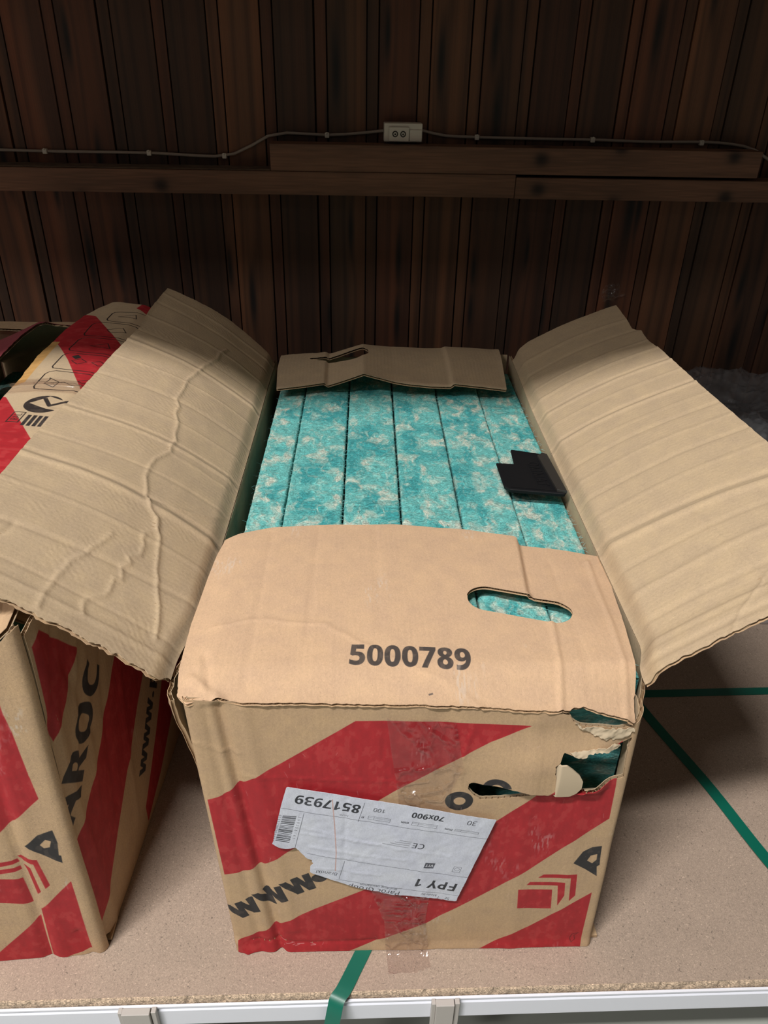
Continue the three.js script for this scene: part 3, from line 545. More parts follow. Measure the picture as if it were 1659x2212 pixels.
// back flap folded in, tented, with its own hand hole; u = x, v = distance from the back hinge
const bfRidge = [[-0.14, 0.0], [-0.052, 0.006], [-0.047, 0.0], [0.022, 0.033], [0.08, 0.020], [0.15, 0.012], [0.185, 0.010], [0.192, 0.016], [0.29, 0.0]];
function backFlap(x, v) {
  const s = v / 0.19, tent = poly1(bfRidge, x) * (0.55 + 0.45 * s), hy = lerp(0.460, 0.474, (x + 0.14) / 0.44);
  const y = lerp(hy, 0.4535, smooth(0, 1, s)) + tent + 0.008 * Math.sin(Math.PI * s) + 0.0016 * (fbm(x * 20, v * 20 + 3, 2) - 0.5);
  return [x + 0.0, y, zBack + v];
}
board('back_flap', { u0: -0.15, u1: 0.32, v0: 0, v1: 0.24, cell: 0.003, P: backFlap, flip: true,
  f: (x, v) => {
    const edge = poly1([[-0.14, 0.178], [-0.05, 0.165], [0.02, 0.18], [0.1, 0.19], [0.19, 0.185], [0.29, 0.178]], x), [h] = segd(x, v, [-0.078, 0.050, 0.002, 0.066]);
    const hingeTear = v - 0.012 * smooth(0.02, -0.06, x) * fbm(x * 70, 3, 3) - 0.002;
    return Math.max(sdPoly([[-0.146, 0], [0.306, 0], [0.299, 0.1], [0.291, 0.24], [-0.139, 0.24], [-0.146, 0.1]], x, v), v - edge + 0.0008 * (fbm(x * 120, 8, 2) - 0.5), -hingeTear, -(h - lerp(0.006, 0.032, clamp((x + 0.078) / 0.09)) + 0.003 * (fbm(x * 150, v * 150, 2) - 0.5)));
  } }, M.kraftIn, M.kraftOut, carton, 'back flap bent into a low tent with a hand hole and fluted edge');

// clear tape down the middle of the front panel
{
  const crumple = (x, y, s) => 0.0012 * Math.abs(fbm(x * 70 + s, y * 70, 3) - 0.5) * 2 + 0.0040 * Math.pow(1 - Math.abs(2 * fbm(x * 44 + s, y * 30 + 3, 3) - 1), 14);
  const up = [[0.0342, 0.4226], [0.1054, 0.4165], [0.1173, 0.3514], [0.1073, 0.3147], [0.107, 0.276], [0.0511, 0.276], [0.048, 0.3156], [0.0401, 0.3737]];
  const foldsU = creaseField([...wiggle([[0.032, 0.428], [0.06, 0.395], [0.083, 0.365], [0.088, 0.32]], 0.0026, 0.0012, 81, 0.01, 0.004), ...wiggle([[0.06, 0.425], [0.085, 0.40], [0.105, 0.385]], 0.0032, 0.0013, 82, 0.01, 0.004), [0.049, 0.312, 0.095, 0.317, 0.0040, 0.0022], [0.049, 0.326, 0.080, 0.329, 0.0020, 0.0011], [0.10, 0.385, 0.113, 0.355, 0.002, 0.0011], ...wiggle([[0.064, 0.415], [0.079, 0.385], [0.087, 0.37]], 0.002, 0.001, 83)]);
  part('tape_strip', sheetMesh({ u0: 0.03, u1: 0.12, v0: 0.262, v1: 0.425, cell: 0.0012, P: (x, y) => [x, y, frontP(x, y)[2] + 0.0009 + foldsU(x, y) + crumple(x, y, 2)], f: (x, y) => sdPoly(up, x, y) }, 0, null), M.tape, carton, 'crumpled clear packing tape');
  const dn = [[0.0177, 0.150], [0.0928, 0.140], [0.0901, 0.0667], [0.0937, 0.0411], [0.0985, -0.022], [0.0445, -0.030], [0.041, 0.0113], [0.0387, 0.0682]];
  const r = rng(17), f2 = []; for (let i = 0; i < 26; i++) { const y = 0.03 + 0.1 * r(), x = 0.035 + 0.05 * r(); f2.push([x, y, x + 0.012 + 0.02 * r(), y + (r() - 0.5) * 0.006, 0.0012 + 0.0012 * r(), 0.0007]); }
  const foldsD = creaseField([...f2, ...wiggle([[0.066, 0.13], [0.068, 0.09], [0.069, 0.05], [0.07, 0.02]], 0.0024, 0.0010, 84, 0.01, 0.004), ...wiggle([[0.068, 0.13], [0.078, 0.08], [0.09, 0.04], [0.094, 0.012]], 0.0028, 0.0010, 85, 0.01, 0.003), ...wiggle([[0.059, 0.125], [0.060, 0.08], [0.062, 0.04]], 0.002, 0.0009, 86, 0.01, 0.004)]);
  part('tape_strip', sheetMesh({ u0: 0.014, u1: 0.104, v0: -0.034, v1: 0.168, cell: 0.0012, P: (x, y) => {
    const h = Math.max(y, 0.0), b = frontP(x, h)[2] + 0.0009 + foldsD(x, y) + crumple(x, y, 9);
    return y >= 0.006 ? [x, y, b] : [x, Math.max(0.0012, 0.0012 + 0.0048 * smooth(-0.006, 0.006, y)) + 0.3 * crumple(x, y, 4), b + Math.max(0, -y + 0.002) * 0.9]; }, f: (x, y) => sdPoly(dn, x, y) }, 0, null), M.tape, carton, 'crumpled clear packing tape folded under the carton');
}
console.log('carton');
// torn white label, printed upside down
{
  const outline = [[-0.0711, 0.3264], [0.0444, 0.2989], [0.16, 0.2687], [0.1426, 0.1959], [0.1249, 0.1162], [0.1108, 0.1191], [0.0911, 0.1248], [0.0669, 0.13], [0.0485, 0.132], [0.0283, 0.1395], [0.0028, 0.1482], [-0.0169, 0.1584], [-0.0346, 0.1682], [-0.0504, 0.1773], [-0.0497, 0.1888], [-0.0464, 0.1944], [-0.048, 0.2], [-0.0548, 0.2052], [-0.0613, 0.217], [-0.0662, 0.2231], [-0.0715, 0.2221], [-0.0767, 0.2214], [-0.0818, 0.2229], [-0.0912, 0.2326], [-0.078, 0.2985]];
  const D = [38, 40, 48], A = 166;
  const tex = printTex(-0.10, 0.17, 0.10, 0.34, 4400, [205, 209, 222], 5, (g) => {
    const t = (s, x, y, h, o = {}) => print(g, s, x, y, h, A, D, o);
    t('8517939', -0.0275, 0.2985, 0.0195, { wide: 0.98 });
    t('100', 0.029, 0.2879, 0.0085, { weight: 'normal' }); t('70x900', 0.0831, 0.276, 0.0115, { heavy: 1 }); t('30', 0.1327, 0.2647, 0.0105, { weight: 'normal' });
    t('FPY 1', 0.098, 0.1513, 0.0215, { wide: 1.0 }); t('C€'[0] + 'E', 0.0743, 0.226, 0.0125, { weight: 'normal', wide: 1.1 });
    t('Brandkl', -0.031, 0.1769, 0.0075, { weight: 'normal' }); t('Paroc Group', 0.0245, 0.1425, 0.0115, { weight: 'normal' }); t('Building insulation', 0.030, 0.1495, 0.0055, { weight: 'normal' });
    t('SE', 0.1134, 0.1221, 0.0062, { weight: 'normal' }); t('Made by', 0.091, 0.131, 0.0052, { weight: 'normal' }); t('Art.no', -0.010, 0.2795, 0.0036, { weight: 'normal' });
    t('mm', 0.0575, 0.2675, 0.005); t('mm', 0.107, 0.2545, 0.005); t('n', 0.0105, 0.2765, 0.0055);
    for (const [i, w] of [[0, 0.014], [1, 0.018], [2, 0.022], [3, 0.030]]) stroke(g, [[0.0665 - i * 0.0012, 0.2335 - i * 0.0032], [0.0665 - w - i * 0.0012, 0.2335 + w * 0.25 - i * 0.0032]], [130, 132, 140], 0.0008);
    // rules
    for (const [a, b, c, d] of [[-0.0783, 0.2923, 0.1515, 0.2359], [-0.0538, 0.2843, -0.0663, 0.2226], [0.0128, 0.3008, 0.0054, 0.2691], [-0.0528, 0.2127, 0.1352, 0.1643], [-0.0098, 0.1986, -0.0168, 0.1649], [-0.02, 0.1640, 0.1290, 0.1270], [0.1035, 0.1270, 0.1015, 0.1215]]) stroke(g, [[a, b], [c, d]], [70, 72, 82], 0.0005);
    // outline drawings of the slabs
    const slab = (x, y, w, h) => { g.save(); g.translate(x, y); g.rotate(-14 * Math.PI / 180); stroke(g, [[-w, -h], [w, -h], [w, h], [-w, h]], [80, 82, 92], 0.0004, true); stroke(g, [[-w, h * 0.2], [w, h * 0.2]], [80, 82, 92], 0.0003); stroke(g, [[-w * 0.5, -h], [-w * 0.5, h]], [80, 82, 92], 0.0003); g.restore(); };
    slab(0.029, 0.2735, 0.0125, 0.0028); slab(0.0795, 0.2625, 0.0145, 0.0026); slab(0.128, 0.250, 0.0140, 0.0016);
    // bar code, lying on its side
    const r = rng(3); for (let k = 0, q = 0; q < 1; k++) { const w = 0.010 + 0.022 * r(); const x = lerp(-0.0773, -0.0879, q), y = lerp(0.2796, 0.2366, q), x2 = lerp(-0.0625, -0.0725, q), y2 = lerp(0.2780, 0.2310, q); if (k % 2 === 0) stroke(g, [[x, y], [x2, y2 + 0.0]], [40, 42, 50], 0.046 * w); q += w * 1.15; }
    for (let i = 0; i < 13; i++) print(g, String((4 + i * 7) % 10), lerp(-0.0800, -0.0905, i / 12), lerp(0.2800, 0.2385, i / 12), 0.0042, A + 90, D, { weight: 'normal' });
    for (let i = 0; i < 9; i++) print(g, String((3 + i * 3) % 10), lerp(-0.0588, -0.0680, i / 9), lerp(0.2770, 0.2360, i / 9), 0.0040, A + 90, D, { weight: 'normal' });
    // two small marks
    g.save(); g.translate(0.0888, 0.1891); g.rotate(A * Math.PI / 180); g.fillStyle = css([74, 76, 88]); g.fillRect(-0.0060, -0.0048, 0.012, 0.0096); g.restore(); print(g, 'VTT', 0.0888, 0.1891, 0.0058, A, [215, 217, 226]);
    g.save(); g.translate(0.1214, 0.1807); g.rotate(A * Math.PI / 180); g.strokeStyle = css([90, 92, 104]); g.lineWidth = 0.0005; g.strokeRect(-0.0045, -0.0048, 0.009, 0.0096); g.beginPath(); g.arc(0, -0.0006, 0.0028, 0, 7); g.stroke(); g.restore();
    stroke(g, [[-0.0225, 0.306], [-0.0205, 0.26], [-0.0195, 0.215], [-0.021, 0.18]], [196, 158, 150], 0.0011);
  });
  const mat = std({ map: tex, roughness: 0.5 });
  const wr = creaseField([...wiggle([[-0.06, 0.262], [-0.02, 0.245], [0.03, 0.228]], 0.0006, 0.0014, 91), ...wiggle([[-0.06, 0.25], [0.0, 0.235], [0.05, 0.222], [0.11, 0.205]], 0.0005, 0.0016, 92), ...wiggle([[-0.05, 0.225], [0.0, 0.212], [0.06, 0.20]], 0.0005, 0.0014, 93), ...wiggle([[-0.04, 0.21], [0.01, 0.20], [0.03, 0.193]], 0.0005, 0.0014, 94), ...wiggle([[-0.045, 0.186], [-0.01, 0.18], [0.03, 0.172]], 0.0006, 0.0015, 95), [-0.0075, 0.305, -0.012, 0.165, -0.0006, 0.003]]);
  part('shipping_label', sheetMesh({ u0: -0.095, u1: 0.165, v0: 0.112, v1: 0.33, cell: 0.0018, P: (x, y) => [x, y, frontP(x, y)[2] + 0.0048 + wr(x, y) + 0.0008 * fbm(x * 120, y * 90, 2)], f: (x, y) => sdPoly(outline, x, y) + (y < 0.235 - 0.45 * (x + 0.09) + 0.02 ? 0.0016 * (fbm(x * 320, y * 320, 2) - 0.5) : 0) }, 0, -0.0004), mat, carton, 'torn white paper label with bar code, printed upside down');
}

// ---------------------------------------------------------------- mineral wool slabs standing in the carton
function woolSlab(x0, x1, yTop, seed, label, z0 = -1.505, z1 = -0.600, yBase = 0.0065, shift = boxShift, group = 'turquoise mineral wool slabs in the open carton', fibres = 900) {
  const o = thing('insulation_slab', label, 'insulation', [(x0 + x1) / 2, yBase, (z0 + z1) / 2], group);
  const w = x1 - x0, r = 0.004, prof = []; // cross-section from lower left over the top to lower right
  for (const y of [0, 0.25, 0.5, 0.7, 0.85, 0.95]) prof.push([0.012 * Math.pow(1 - y, 3), lerp(yBase, yTop - r, y), -1, 0]);
  for (let k = 0; k <= 4; k++) { const a = k / 4 * Math.PI / 2; prof.push([r - r * Math.cos(a), yTop - r + r * Math.sin(a), -Math.cos(a), Math.sin(a)]); }
  const n = Math.round(w / 0.0026); for (let k = 1; k < n; k++) prof.push([lerp(r, w - r, k / n), yTop, 0, 1]);
  for (let k = 0; k <= 4; k++) { const a = (1 - k / 4) * Math.PI / 2; prof.push([w - r + r * Math.cos(a), yTop - r + r * Math.sin(a), Math.cos(a), Math.sin(a)]); }
  for (const y of [0.95, 0.85, 0.7, 0.5, 0.25, 0]) prof.push([w - 0.012 * Math.pow(1 - y, 3), lerp(yBase, yTop - r, y), 1, 0]);
  const nz = Math.round((z1 - z0) / 0.0028), pos = [], tex = [], idx = [], m = prof.length;
  let acc = [0]; for (let i = 1; i < m; i++) acc.push(acc[i - 1] + Math.hypot(prof[i][0] - prof[i - 1][0], prof[i][1] - prof[i - 1][1]));
  const topAt = (x, z) => 0.0042 * (fbm(x * 60 + seed * 7, z * 60, 3) - 0.5) + 0.0026 * (fbm(x * 190, z * 260 + seed, 2) - 0.5) + 0.003 * (fbm(x * 8, z * 7 + seed, 2) - 0.5);
  for (let j = 0; j <= nz; j++) {
    const z = lerp(z1, z0, j / nz), end = Math.min(1, Math.min(j, nz - j) / 2.5);
    for (let i = 0; i < m; i++) {
      const [a, y, nx, ny] = prof[i], x = x0 + a + shift(z), d = ny ? topAt(x, z) : 0, e = nx ? 0.0016 * (fbm(z * 170 + seed, y * 170, 3) - 0.62) : 0;
      pos.push(x + nx * e, y + ny * d - (1 - end) * 0.003 * ny, z); tex.push(x0 + acc[i] - 0.42, -z + seed * 0.137);
    }
  }
  for (let j = 0; j < nz; j++) for (let i = 0; i < m - 1; i++) { const p = j * m + i, q = p + m; idx.push(p, p + 1, q + 1, p, q + 1, q); }
  for (const [row, rev] of [[0, true], [nz, false]]) { // end faces
    const s = pos.length / 3, zz = row ? z0 : z1, ns = 16, nyy = 60;
    for (let j = 0; j <= nyy; j++) for (let i = 0; i <= ns; i++) { const c = 0.012 * Math.pow(1 - j / nyy, 3), x = x0 + lerp(c, w - c, i / ns) + shift(zz), y = lerp(yBase, yTop - 0.003, j / nyy); pos.push(x, y, zz + (rev ? 1 : -1) * 0.005 * (fbm(x * 40, y * 130 + seed, 3) - 0.7)); tex.push(x * 0.6 + 2, y * 1.8 + seed); }
    for (let j = 0; j < nyy; j++) for (let i = 0; i < ns; i++) { const p = s + j * (ns + 1) + i, q = p + ns + 1; rev ? idx.push(p, p + 1, q + 1, p, q + 1, q) : idx.push(p, q + 1, p + 1, p, q, q + 1); }
  }
  const g = new THREE.BufferGeometry(); g.setAttribute('position', new THREE.Float32BufferAttribute(pos, 3)); g.setAttribute('uv', new THREE.Float32BufferAttribute(tex, 2)); g.setIndex(idx); g.computeVertexNormals();
  const body = part('wool_body', g, M.wool, o);
  // loose fibres standing off the surface
  const q = rng(seed * 31 + 7), fp = [], fi = [];
  for (let k = 0; k < fibres; k++) {
    const z = lerp(z0 + 0.01, z1 - 0.01, q()), edge = q() < 0.2, a = edge ? (q() < 0.5 ? 0.001 : w - 0.001) : q() * w, x = x0 + a + shift(z), y = yTop + topAt(x, z) + (edge ? -0.002 : 0.0001), an = (q() - 0.5) * 1.7 + (q() < 0.5 ? 0 : Math.PI), L = 0.003 + 0.006 * q(), h = 0.0005 + 0.0018 * q() * q(), wd = 0.00009 + 0.00008 * q(), cx = Math.cos(an), cz = Math.sin(an), s = fp.length / 3;
    for (const [t, hh] of [[0, 0], [0.5, h], [1, h * 0.6]]) { const bx = x + cx * L * t, bz = z + cz * L * t + 0.0015 * Math.sin(t * 3 + k); fp.push(bx - cz * wd, y + hh, bz + cx * wd, bx + cz * wd, y + hh + 0.0001, bz - cx * wd); }
    fi.push(s, s + 1, s + 3, s, s + 3, s + 2, s + 2, s + 3, s + 5, s + 2, s + 5, s + 4);
  }
  const f = new THREE.BufferGeometry(); f.setAttribute('position', new THREE.Float32BufferAttribute(fp, 3)); f.setIndex(fi); f.computeVertexNormals();
  const fm = part('loose_fibres', f, M.fibre, o); fm.userData.kind = 'stuff';
  return o;
}
const slabY = [0.4325, 0.4365, 0.4385, 0.4385, 0.4370, 0.4310], slabX = [-0.1570, -0.1050, -0.0205, 0.0625, 0.1475, 0.2305, 0.3095];
['leftmost turquoise wool slab, against the dark gap by the left flap', 'second wool slab from the left, beside the leftmost one', 'third wool slab from the left, under the ridge of the back flap', 'fourth wool slab from the left, middle right of the carton', 'fifth wool slab from the left, its right edge under the black plate', 'rightmost turquoise wool slab, carrying the black plate'].forEach((l, i) =>
  woolSlab(slabX[i] + 0.0012, slabX[i + 1] - 0.0012, slabY[i], i + 1, l));
console.log('slabs');

// ---------------------------------------------------------------- black moulded plate on the slabs
const font = await new FontLoader().loadAsync('fonts/droid/droid_sans_bold.typeface.json');
{
  const o = thing('black_plate', 'notched black plastic plate with raised rim lying on the right slabs', 'plate', [0.27, 0.44, -1.03]);
  const q = [[0.2585, -1.112], [0.3060, -1.0935], [0.3125, -1.084], [0.3115, -0.948], [0.2300, -0.9640], [0.2235, -0.976], [0.2255, -1.0585], [0.2535, -1.0545]];
  const tiltY = (x, z) => 0.4425 + 0.075 * (z + 1.11) * 0.75 - 0.05 * (x - 0.225) * 0 + 0.012 * smooth(0.29, 0.32, x) * 0;
  const lay = (g, dy) => { g.rotateX(-Math.PI / 2); const p = g.attributes.position; for (let i = 0; i < p.count; i++) p.setY(i, p.getY(i) + dy + tiltY(p.getX(i), p.getZ(i))); g.computeVertexNormals(); return g; };
  part('plate_body', sheetMesh({ u0: 0.218, u1: 0.318, v0: 0.942, v1: 1.118, cell: 0.0011, P: (x, t) => { const e = -sdPoly(q, x, -t); return [x, tiltY(x, -t) + 0.0061 - 0.0012 * Math.pow(1 - clamp(e / 0.0014), 2), -t]; }, f: (x, t) => roundPoly(q, x, -t, 0.0045) }, 0, -0.0055), M.black, o);
  const rim = new THREE.Shape([[0.2965, 1.079], [0.3055, 1.089], [0.3118, 1.084], [0.3108, 0.9505], [0.2985, 0.956]].map((p) => new THREE.Vector2(...p)));
  part('raised_flange', lay(new THREE.ExtrudeGeometry(rim, { depth: 0.0032, bevelEnabled: true, bevelSize: 0.0006, bevelThickness: 0.0006, bevelSegments: 2 }), 0.0062), std({ color: new THREE.Color().setRGB(0.03, 0.027, 0.024), roughness: 0.5 }), o, 'dusty raised flange');
  const edge = (x0, z0, x1, z1, w) => { const dx = x1 - x0, dz = z1 - z0, L = Math.hypot(dx, dz), nx = -dz / L * w, nz = dx / L * w; return lay(new THREE.ExtrudeGeometry(new THREE.Shape([[x0 - nx, -(z0 - nz)], [x1 - nx, -(z1 - nz)], [x1 + nx, -(z1 + nz)], [x0 + nx, -(z0 + nz)]].map((p) => new THREE.Vector2(...p))), { depth: 0.0014, bevelEnabled: false }), 0.0061); };
  part('rim_line', edge(0.262, -1.1045, 0.298, -1.0905, 0.0008), M.black, o); part('rim_line', edge(0.233, -0.970, 0.297, -0.957, 0.0008), M.black, o);
  const t = new TextGeometry('OMMAT', { font, size: 0.0165, depth: 0.0010, curveSegments: 4, bevelEnabled: false }); t.computeBoundingBox();
  t.translate(-t.boundingBox.max.x / 2, 0, 0); t.rotateZ(-Math.PI / 2); t.translate(0.2755, 1.018, 0);
  part('raised_lettering', lay(t, 0.0061), M.black, o);
}

// ---------------------------------------------------------------- neighbouring carton on the left
const left = thing('striped_carton', 'red striped carton left of the open one, big black letters on its side', 'carton', [-0.55, 0, -1.05]);
const LH = 0.545;
const lfPrint = printTex(-0.80, -0.29, -0.02, 0.57, 1500, KOUT, 61, (g) => {
  fillPoly(g, [[-0.3520, 0.47], [-0.3498, 0.4311], [-0.3469, 0.4048], [-0.3438, 0.3564], [-0.3399, 0.3021], [-0.3849, 0.2579], [-0.4106, 0.2331], [-0.62, 0.04], [-0.76, 0.04], [-0.76, 0.11], [-0.50, 0.36]], RED);
  fillPoly(g, [[-0.3702, 0.2265], [-0.3533, 0.2432], [-0.3356, 0.2502], [-0.334, 0.2286], [-0.3370, 0.2060], [-0.3345, 0.2050], [-0.3356, 0.1914], [-0.3423, 0.1965], [-0.3551, 0.21]], INK);
  fillPoly(g, [[-0.3537, 0.2267], [-0.3462, 0.235], [-0.3406, 0.2314], [-0.3438, 0.2214], [-0.3505, 0.22]], KOUT);
  fillPoly(g, [[-0.3843, 0.2049], [-0.362, 0.2014], [-0.3579, 0.1509], [-0.3637, 0.1457], [-0.3675, 0.1934], [-0.3801, 0.1949]], RED);
  fillPoly(g, [[-0.3817, 0.1873], [-0.3734, 0.1841], [-0.3702, 0.1401], [-0.3755, 0.1339], [-0.3787, 0.1773]], RED);
  fillPoly(g, [[-0.4194, 0.1962], [-0.3852, 0.2007], [-0.3841, 0.1941], [-0.4215, 0.1878]], RED); fillPoly(g, [[-0.4220, 0.1840], [-0.3850, 0.1868], [-0.3845, 0.1800], [-0.4235, 0.1760]], RED);
  fillPoly(g, [[-0.4256, 0.1707], [-0.3866, 0.1649], [-0.3853, 0.115], [-0.4362, 0.1265]], RED);
  fillPoly(g, [[-0.3786, 0.1021], [-0.3333, 0.1547], [-0.334, 0.0124], [-0.3849, -0.0056]], RED);
  fillPoly(g, [[-0.4664, -0.005], [-0.4446, 0.0211], [-0.3823, 0.0881], [-0.3869, -0.006]], RED);
}, 0.5);
const lrPrint = printTex(-0.03, 1.02, -0.02, 0.57, 1300, KOUT, 71, (g) => {
  fillPoly(g, [[0.004, 0.502], [0.0206, 0.5099], [0.0822, 0.4328], [0.0600, 0.4140], [0.0396, 0.3935], [0.0269, 0.3865], [0.004, 0.372]], RED);
  fillPoly(g, [[0.34, 0.46], [0.1637, 0.3274], [0.137, 0.2996], [0.0995, 0.2662], [0.0582, 0.2398], [0.0025, 0.2115], [0.004, 0.045], [0.0156, 0.0545], [0.0957, 0.1157], [0.1348, 0.1463], [0.192, 0.187], [0.2442, 0.2222], [0.46, 0.38]], RED);
  fillPoly(g, [[0.52, 0.33], [0.311, 0.1507], [0.226, 0.0764], [0.1816, 0.0378], [0.1809, 0.0068], [0.2533, 0.0285], [0.3524, 0.0794], [0.60, 0.26]], RED);
  print(g, 'PAROC', 0.036, 0.3035, 0.076, 42, INK, { wide: 0.92, heavy: 3 });
  print(g, 'www.paroc.com', 0.186, 0.101, 0.045, 43, INK, { align: 'left', heavy: 4 });
}, 0.3);
M.lfPrint = std({ map: lfPrint, bumpMap: paperBump, bumpScale: 0.0003, roughness: 0.72 });
M.lrPrint = std({ map: lrPrint, bumpMap: paperBump, bumpScale: 0.0003, roughness: 0.72 });
const lfBump = creaseField([[-0.372, 0.52, -0.387, 0.0, -0.0045, 0.006], [-0.360, 0.45, -0.369, 0.0, 0.0018, 0.008], ...wiggle([[-0.355, 0.36], [-0.342, 0.34]], 0.001, 0.002, 101), [-0.345, 0.05, -0.335, 0.0, -0.003, 0.005]]);
const leftFront = (u, y) => { const [x, b] = wrap(u, -0.3170, 0.010), q = Math.min(u, -0.327); return [x + 0.004 * smooth(0.3, 0.5, y), y, -0.558 + (-0.327 - q) * 0.057 + lfBump(q, y) + 0.003 * (fbm(q * 12, y * 9 + 4, 3) - 0.5) - b]; };
board('front_panel', { u0: -0.79, u1: -0.3113, v0: 0.001, v1: 0.54, cell: 0.005, P: leftFront, f: (x, y) => y - poly1([[-0.79, 0.45], [-0.45, 0.49], [-0.34, 0.515], [-0.319, 0.535]], x) + 0.006 * (fbm(x * 140, 3, 3) - 0.5) }, M.lfPrint, M.kraftIn, left, 'front panel with red stripes, black P emblem and nested red angles');
const lrBump = creaseField([[0.01, 0.5, 0.03, 0.0, 0.002, 0.008], [0.06, 0.52, 0.0, 0.38, -0.004, 0.006], [0.085, 0.45, 0.03, 0.30, 0.003, 0.006], [0.05, 0.45, 0.085, 0.30, -0.0025, 0.006], [0.10, 0.42, 0.06, 0.2, 0.002, 0.007], [0.14, 0.38, 0.10, 0.15, -0.002, 0.008], [0.18, 0.3, 0.15, 0.06, 0.002, 0.008]]);
const leftSide = (d, y) => { const k = 0.066 / Math.hypot(0.066, 1), z = 1 / Math.hypot(0.066, 1); return [-0.3178 + k * d + 0.010 * smooth(0.2, 0.54, y) + lrBump(d, y) + 0.003 * (fbm(d * 10, y * 10, 3) - 0.5) - 0.003 * smooth(0.02, 0.0, d), y, -0.57 - z * d]; };
board('side_panel', { u0: 0, u1: 0.995, v0: 0.001, v1: 0.555, cell: 0.006, P: leftSide, f: (d, y) => Math.max(y - lerp(0.530, 0.508, smooth(0.0, 0.12, d)) + 0.004 * fbm(d * 120, 4, 3) + 0.008 * smooth(0.02, 0, d), -(Math.hypot(d, y) - 0.016 + 0.006 * fbm(d * 300, y * 300, 2))) }, M.lrPrint, M.kraftIn, left, 'dark shaded side with red stripes and black lettering');
board('side_panel', { u0: 0, u1: 0.99, v0: 0.001, v1: 0.52, cell: 0.02, flip: true, P: (d, y) => [-0.79 + 0.066 * d, y, -0.535 - d] }, M.kraftOut, M.kraftIn, left, undefined, false);
board('back_panel', { u0: -0.722, u1: -0.255, v0: 0.001, v1: 0.515, cell: 0.02, flip: true, P: (x, y) => [x, y, -1.562 - (x + 0.255) * 0.05] }, M.kraftOut, M.kraftIn, left, undefined, false);
{ const g = box(-0.765, -0.315, 0.0015, 0.006, -1.53, -0.575); part('bottom_panel', g, M.kraftOut, left); }
// its printed top flap, arched over the contents; u = depth, v = x
const tfPrint = printTex(0.58, 1.62, -0.56, -0.24, 1700, KIN, 81, (g) => {
  const f = (l, c) => fillPoly(g, l.map(([x, z]) => [-z, x]), c), s = (l, w, cl = true) => stroke(g, l.map(([x, z]) => [-z, x]), [34, 28, 26], w * 1.35, cl);
  f([[-0.535, -1.33], [-0.53, -1.50], [-0.4941, -1.4741], [-0.4675, -1.4223], [-0.4109, -1.3276], [-0.33, -1.19], [-0.33, -0.93], [-0.4184, -1.1179], [-0.4681, -1.2232], [-0.527, -1.338]], RED);
  f([[-0.43, -1.53], [-0.40, -1.50], [-0.33, -1.38], [-0.33, -1.60], [-0.42, -1.60]], RED);
  f([[-0.55, -1.10], [-0.5129, -1.0748], [-0.4704, -1.0032], [-0.4261, -0.9316], [-0.36, -0.82], [-0.30, -0.72], [-0.30, -0.64], [-0.55, -0.64]], RED);
  const round = (x0, x1, z0, z1) => { const r = 0.012; s([[x0, z0 + r], [x0 + r * 0.3, z0 + r * 0.3], [x0 + r, z0], [x1 - r, z0], [x1, z0 + r], [x1, z1 - r], [x1 - r, z1], [x0 + r, z1], [x0 + r * 0.3, z1 - r * 0.3], [x0, z1 - r]], 0.0016); };
  round(-0.484, -0.395, -1.173, -1.098); round(-0.484, -0.395, -1.258, -1.183); round(-0.484, -0.395, -1.343, -1.268); round(-0.484, -0.395, -1.428, -1.353); round(-0.466, -0.38, -1.50, -1.438);
  s([[-0.470, -1.12], [-0.445, -1.13], [-0.430, -1.118], [-0.412, -1.125]], 0.0012, false); s([[-0.468, -1.135], [-0.472, -1.12], [-0.455, -1.108], [-0.452, -1.128], [-0.47, -1.142]], 0.0011); s([[-0.428, -1.14], [-0.415, -1.150], [-0.41, -1.14], [-0.42, -1.133]], 0.0011);
  s([[-0.462, -1.222], [-0.45, -1.235], [-0.438, -1.222], [-0.45, -1.21]], 0.0011); s([[-0.43, -1.222], [-0.418, -1.232], [-0.408, -1.222], [-0.418, -1.212]], 0.0011); f([[-0.468, -1.242], [-0.46, -1.252], [-0.452, -1.242], [-0.458, -1.230]], [40, 33, 30]);
  s([[-0.455, -1.30], [-0.43, -1.32], [-0.42, -1.295]], 0.0011); s([[-0.45, -1.39], [-0.425, -1.405], [-0.415, -1.385], [-0.44, -1.375]], 0.0011); s([[-0.45, -1.47], [-0.42, -1.485], [-0.415, -1.465]], 0.0011);
  const T = (c) => c.map(([x, z]) => [-z, x]); g.fillStyle = css([45, 38, 36]); g.beginPath(); g.ellipse(1.045, -0.4475, 0.030, 0.0265, 0, 0, 7); g.fill();
  fillPoly(g, T([[-0.468, -1.046], [-0.447, -1.073], [-0.415, -1.055], [-0.415, -1.024], [-0.44, -1.030]]), KIN); stroke(g, T([[-0.452, -1.066], [-0.438, -1.040], [-0.415, -1.06]]), [45, 38, 36], 0.006);
  s([[-0.4765, -0.980], [-0.4765, -1.0127], [-0.4606, -1.0127], [-0.4606, -0.980]], 0.0012); print(g, 'RAL', 0.9965, -0.4685, 0.0135, 0, [40, 33, 30], { weight: 'normal', flip: true });
  for (let i = 0; i < 4; i++) f([[-0.4550 + i * 0.0075, -0.972], [-0.4550 + i * 0.0075, -1.006], [-0.4500 + i * 0.0075, -1.006], [-0.4500 + i * 0.0075, -0.972]], [45, 40, 40]);
  f([[-0.537, -1.10], [-0.537, -1.34], [-0.516, -1.33], [-0.505, -1.13]], [196, 150, 88]);
}, 0.3);
M.tfPrint = std({ map: tfPrint, roughness: 0.6 });
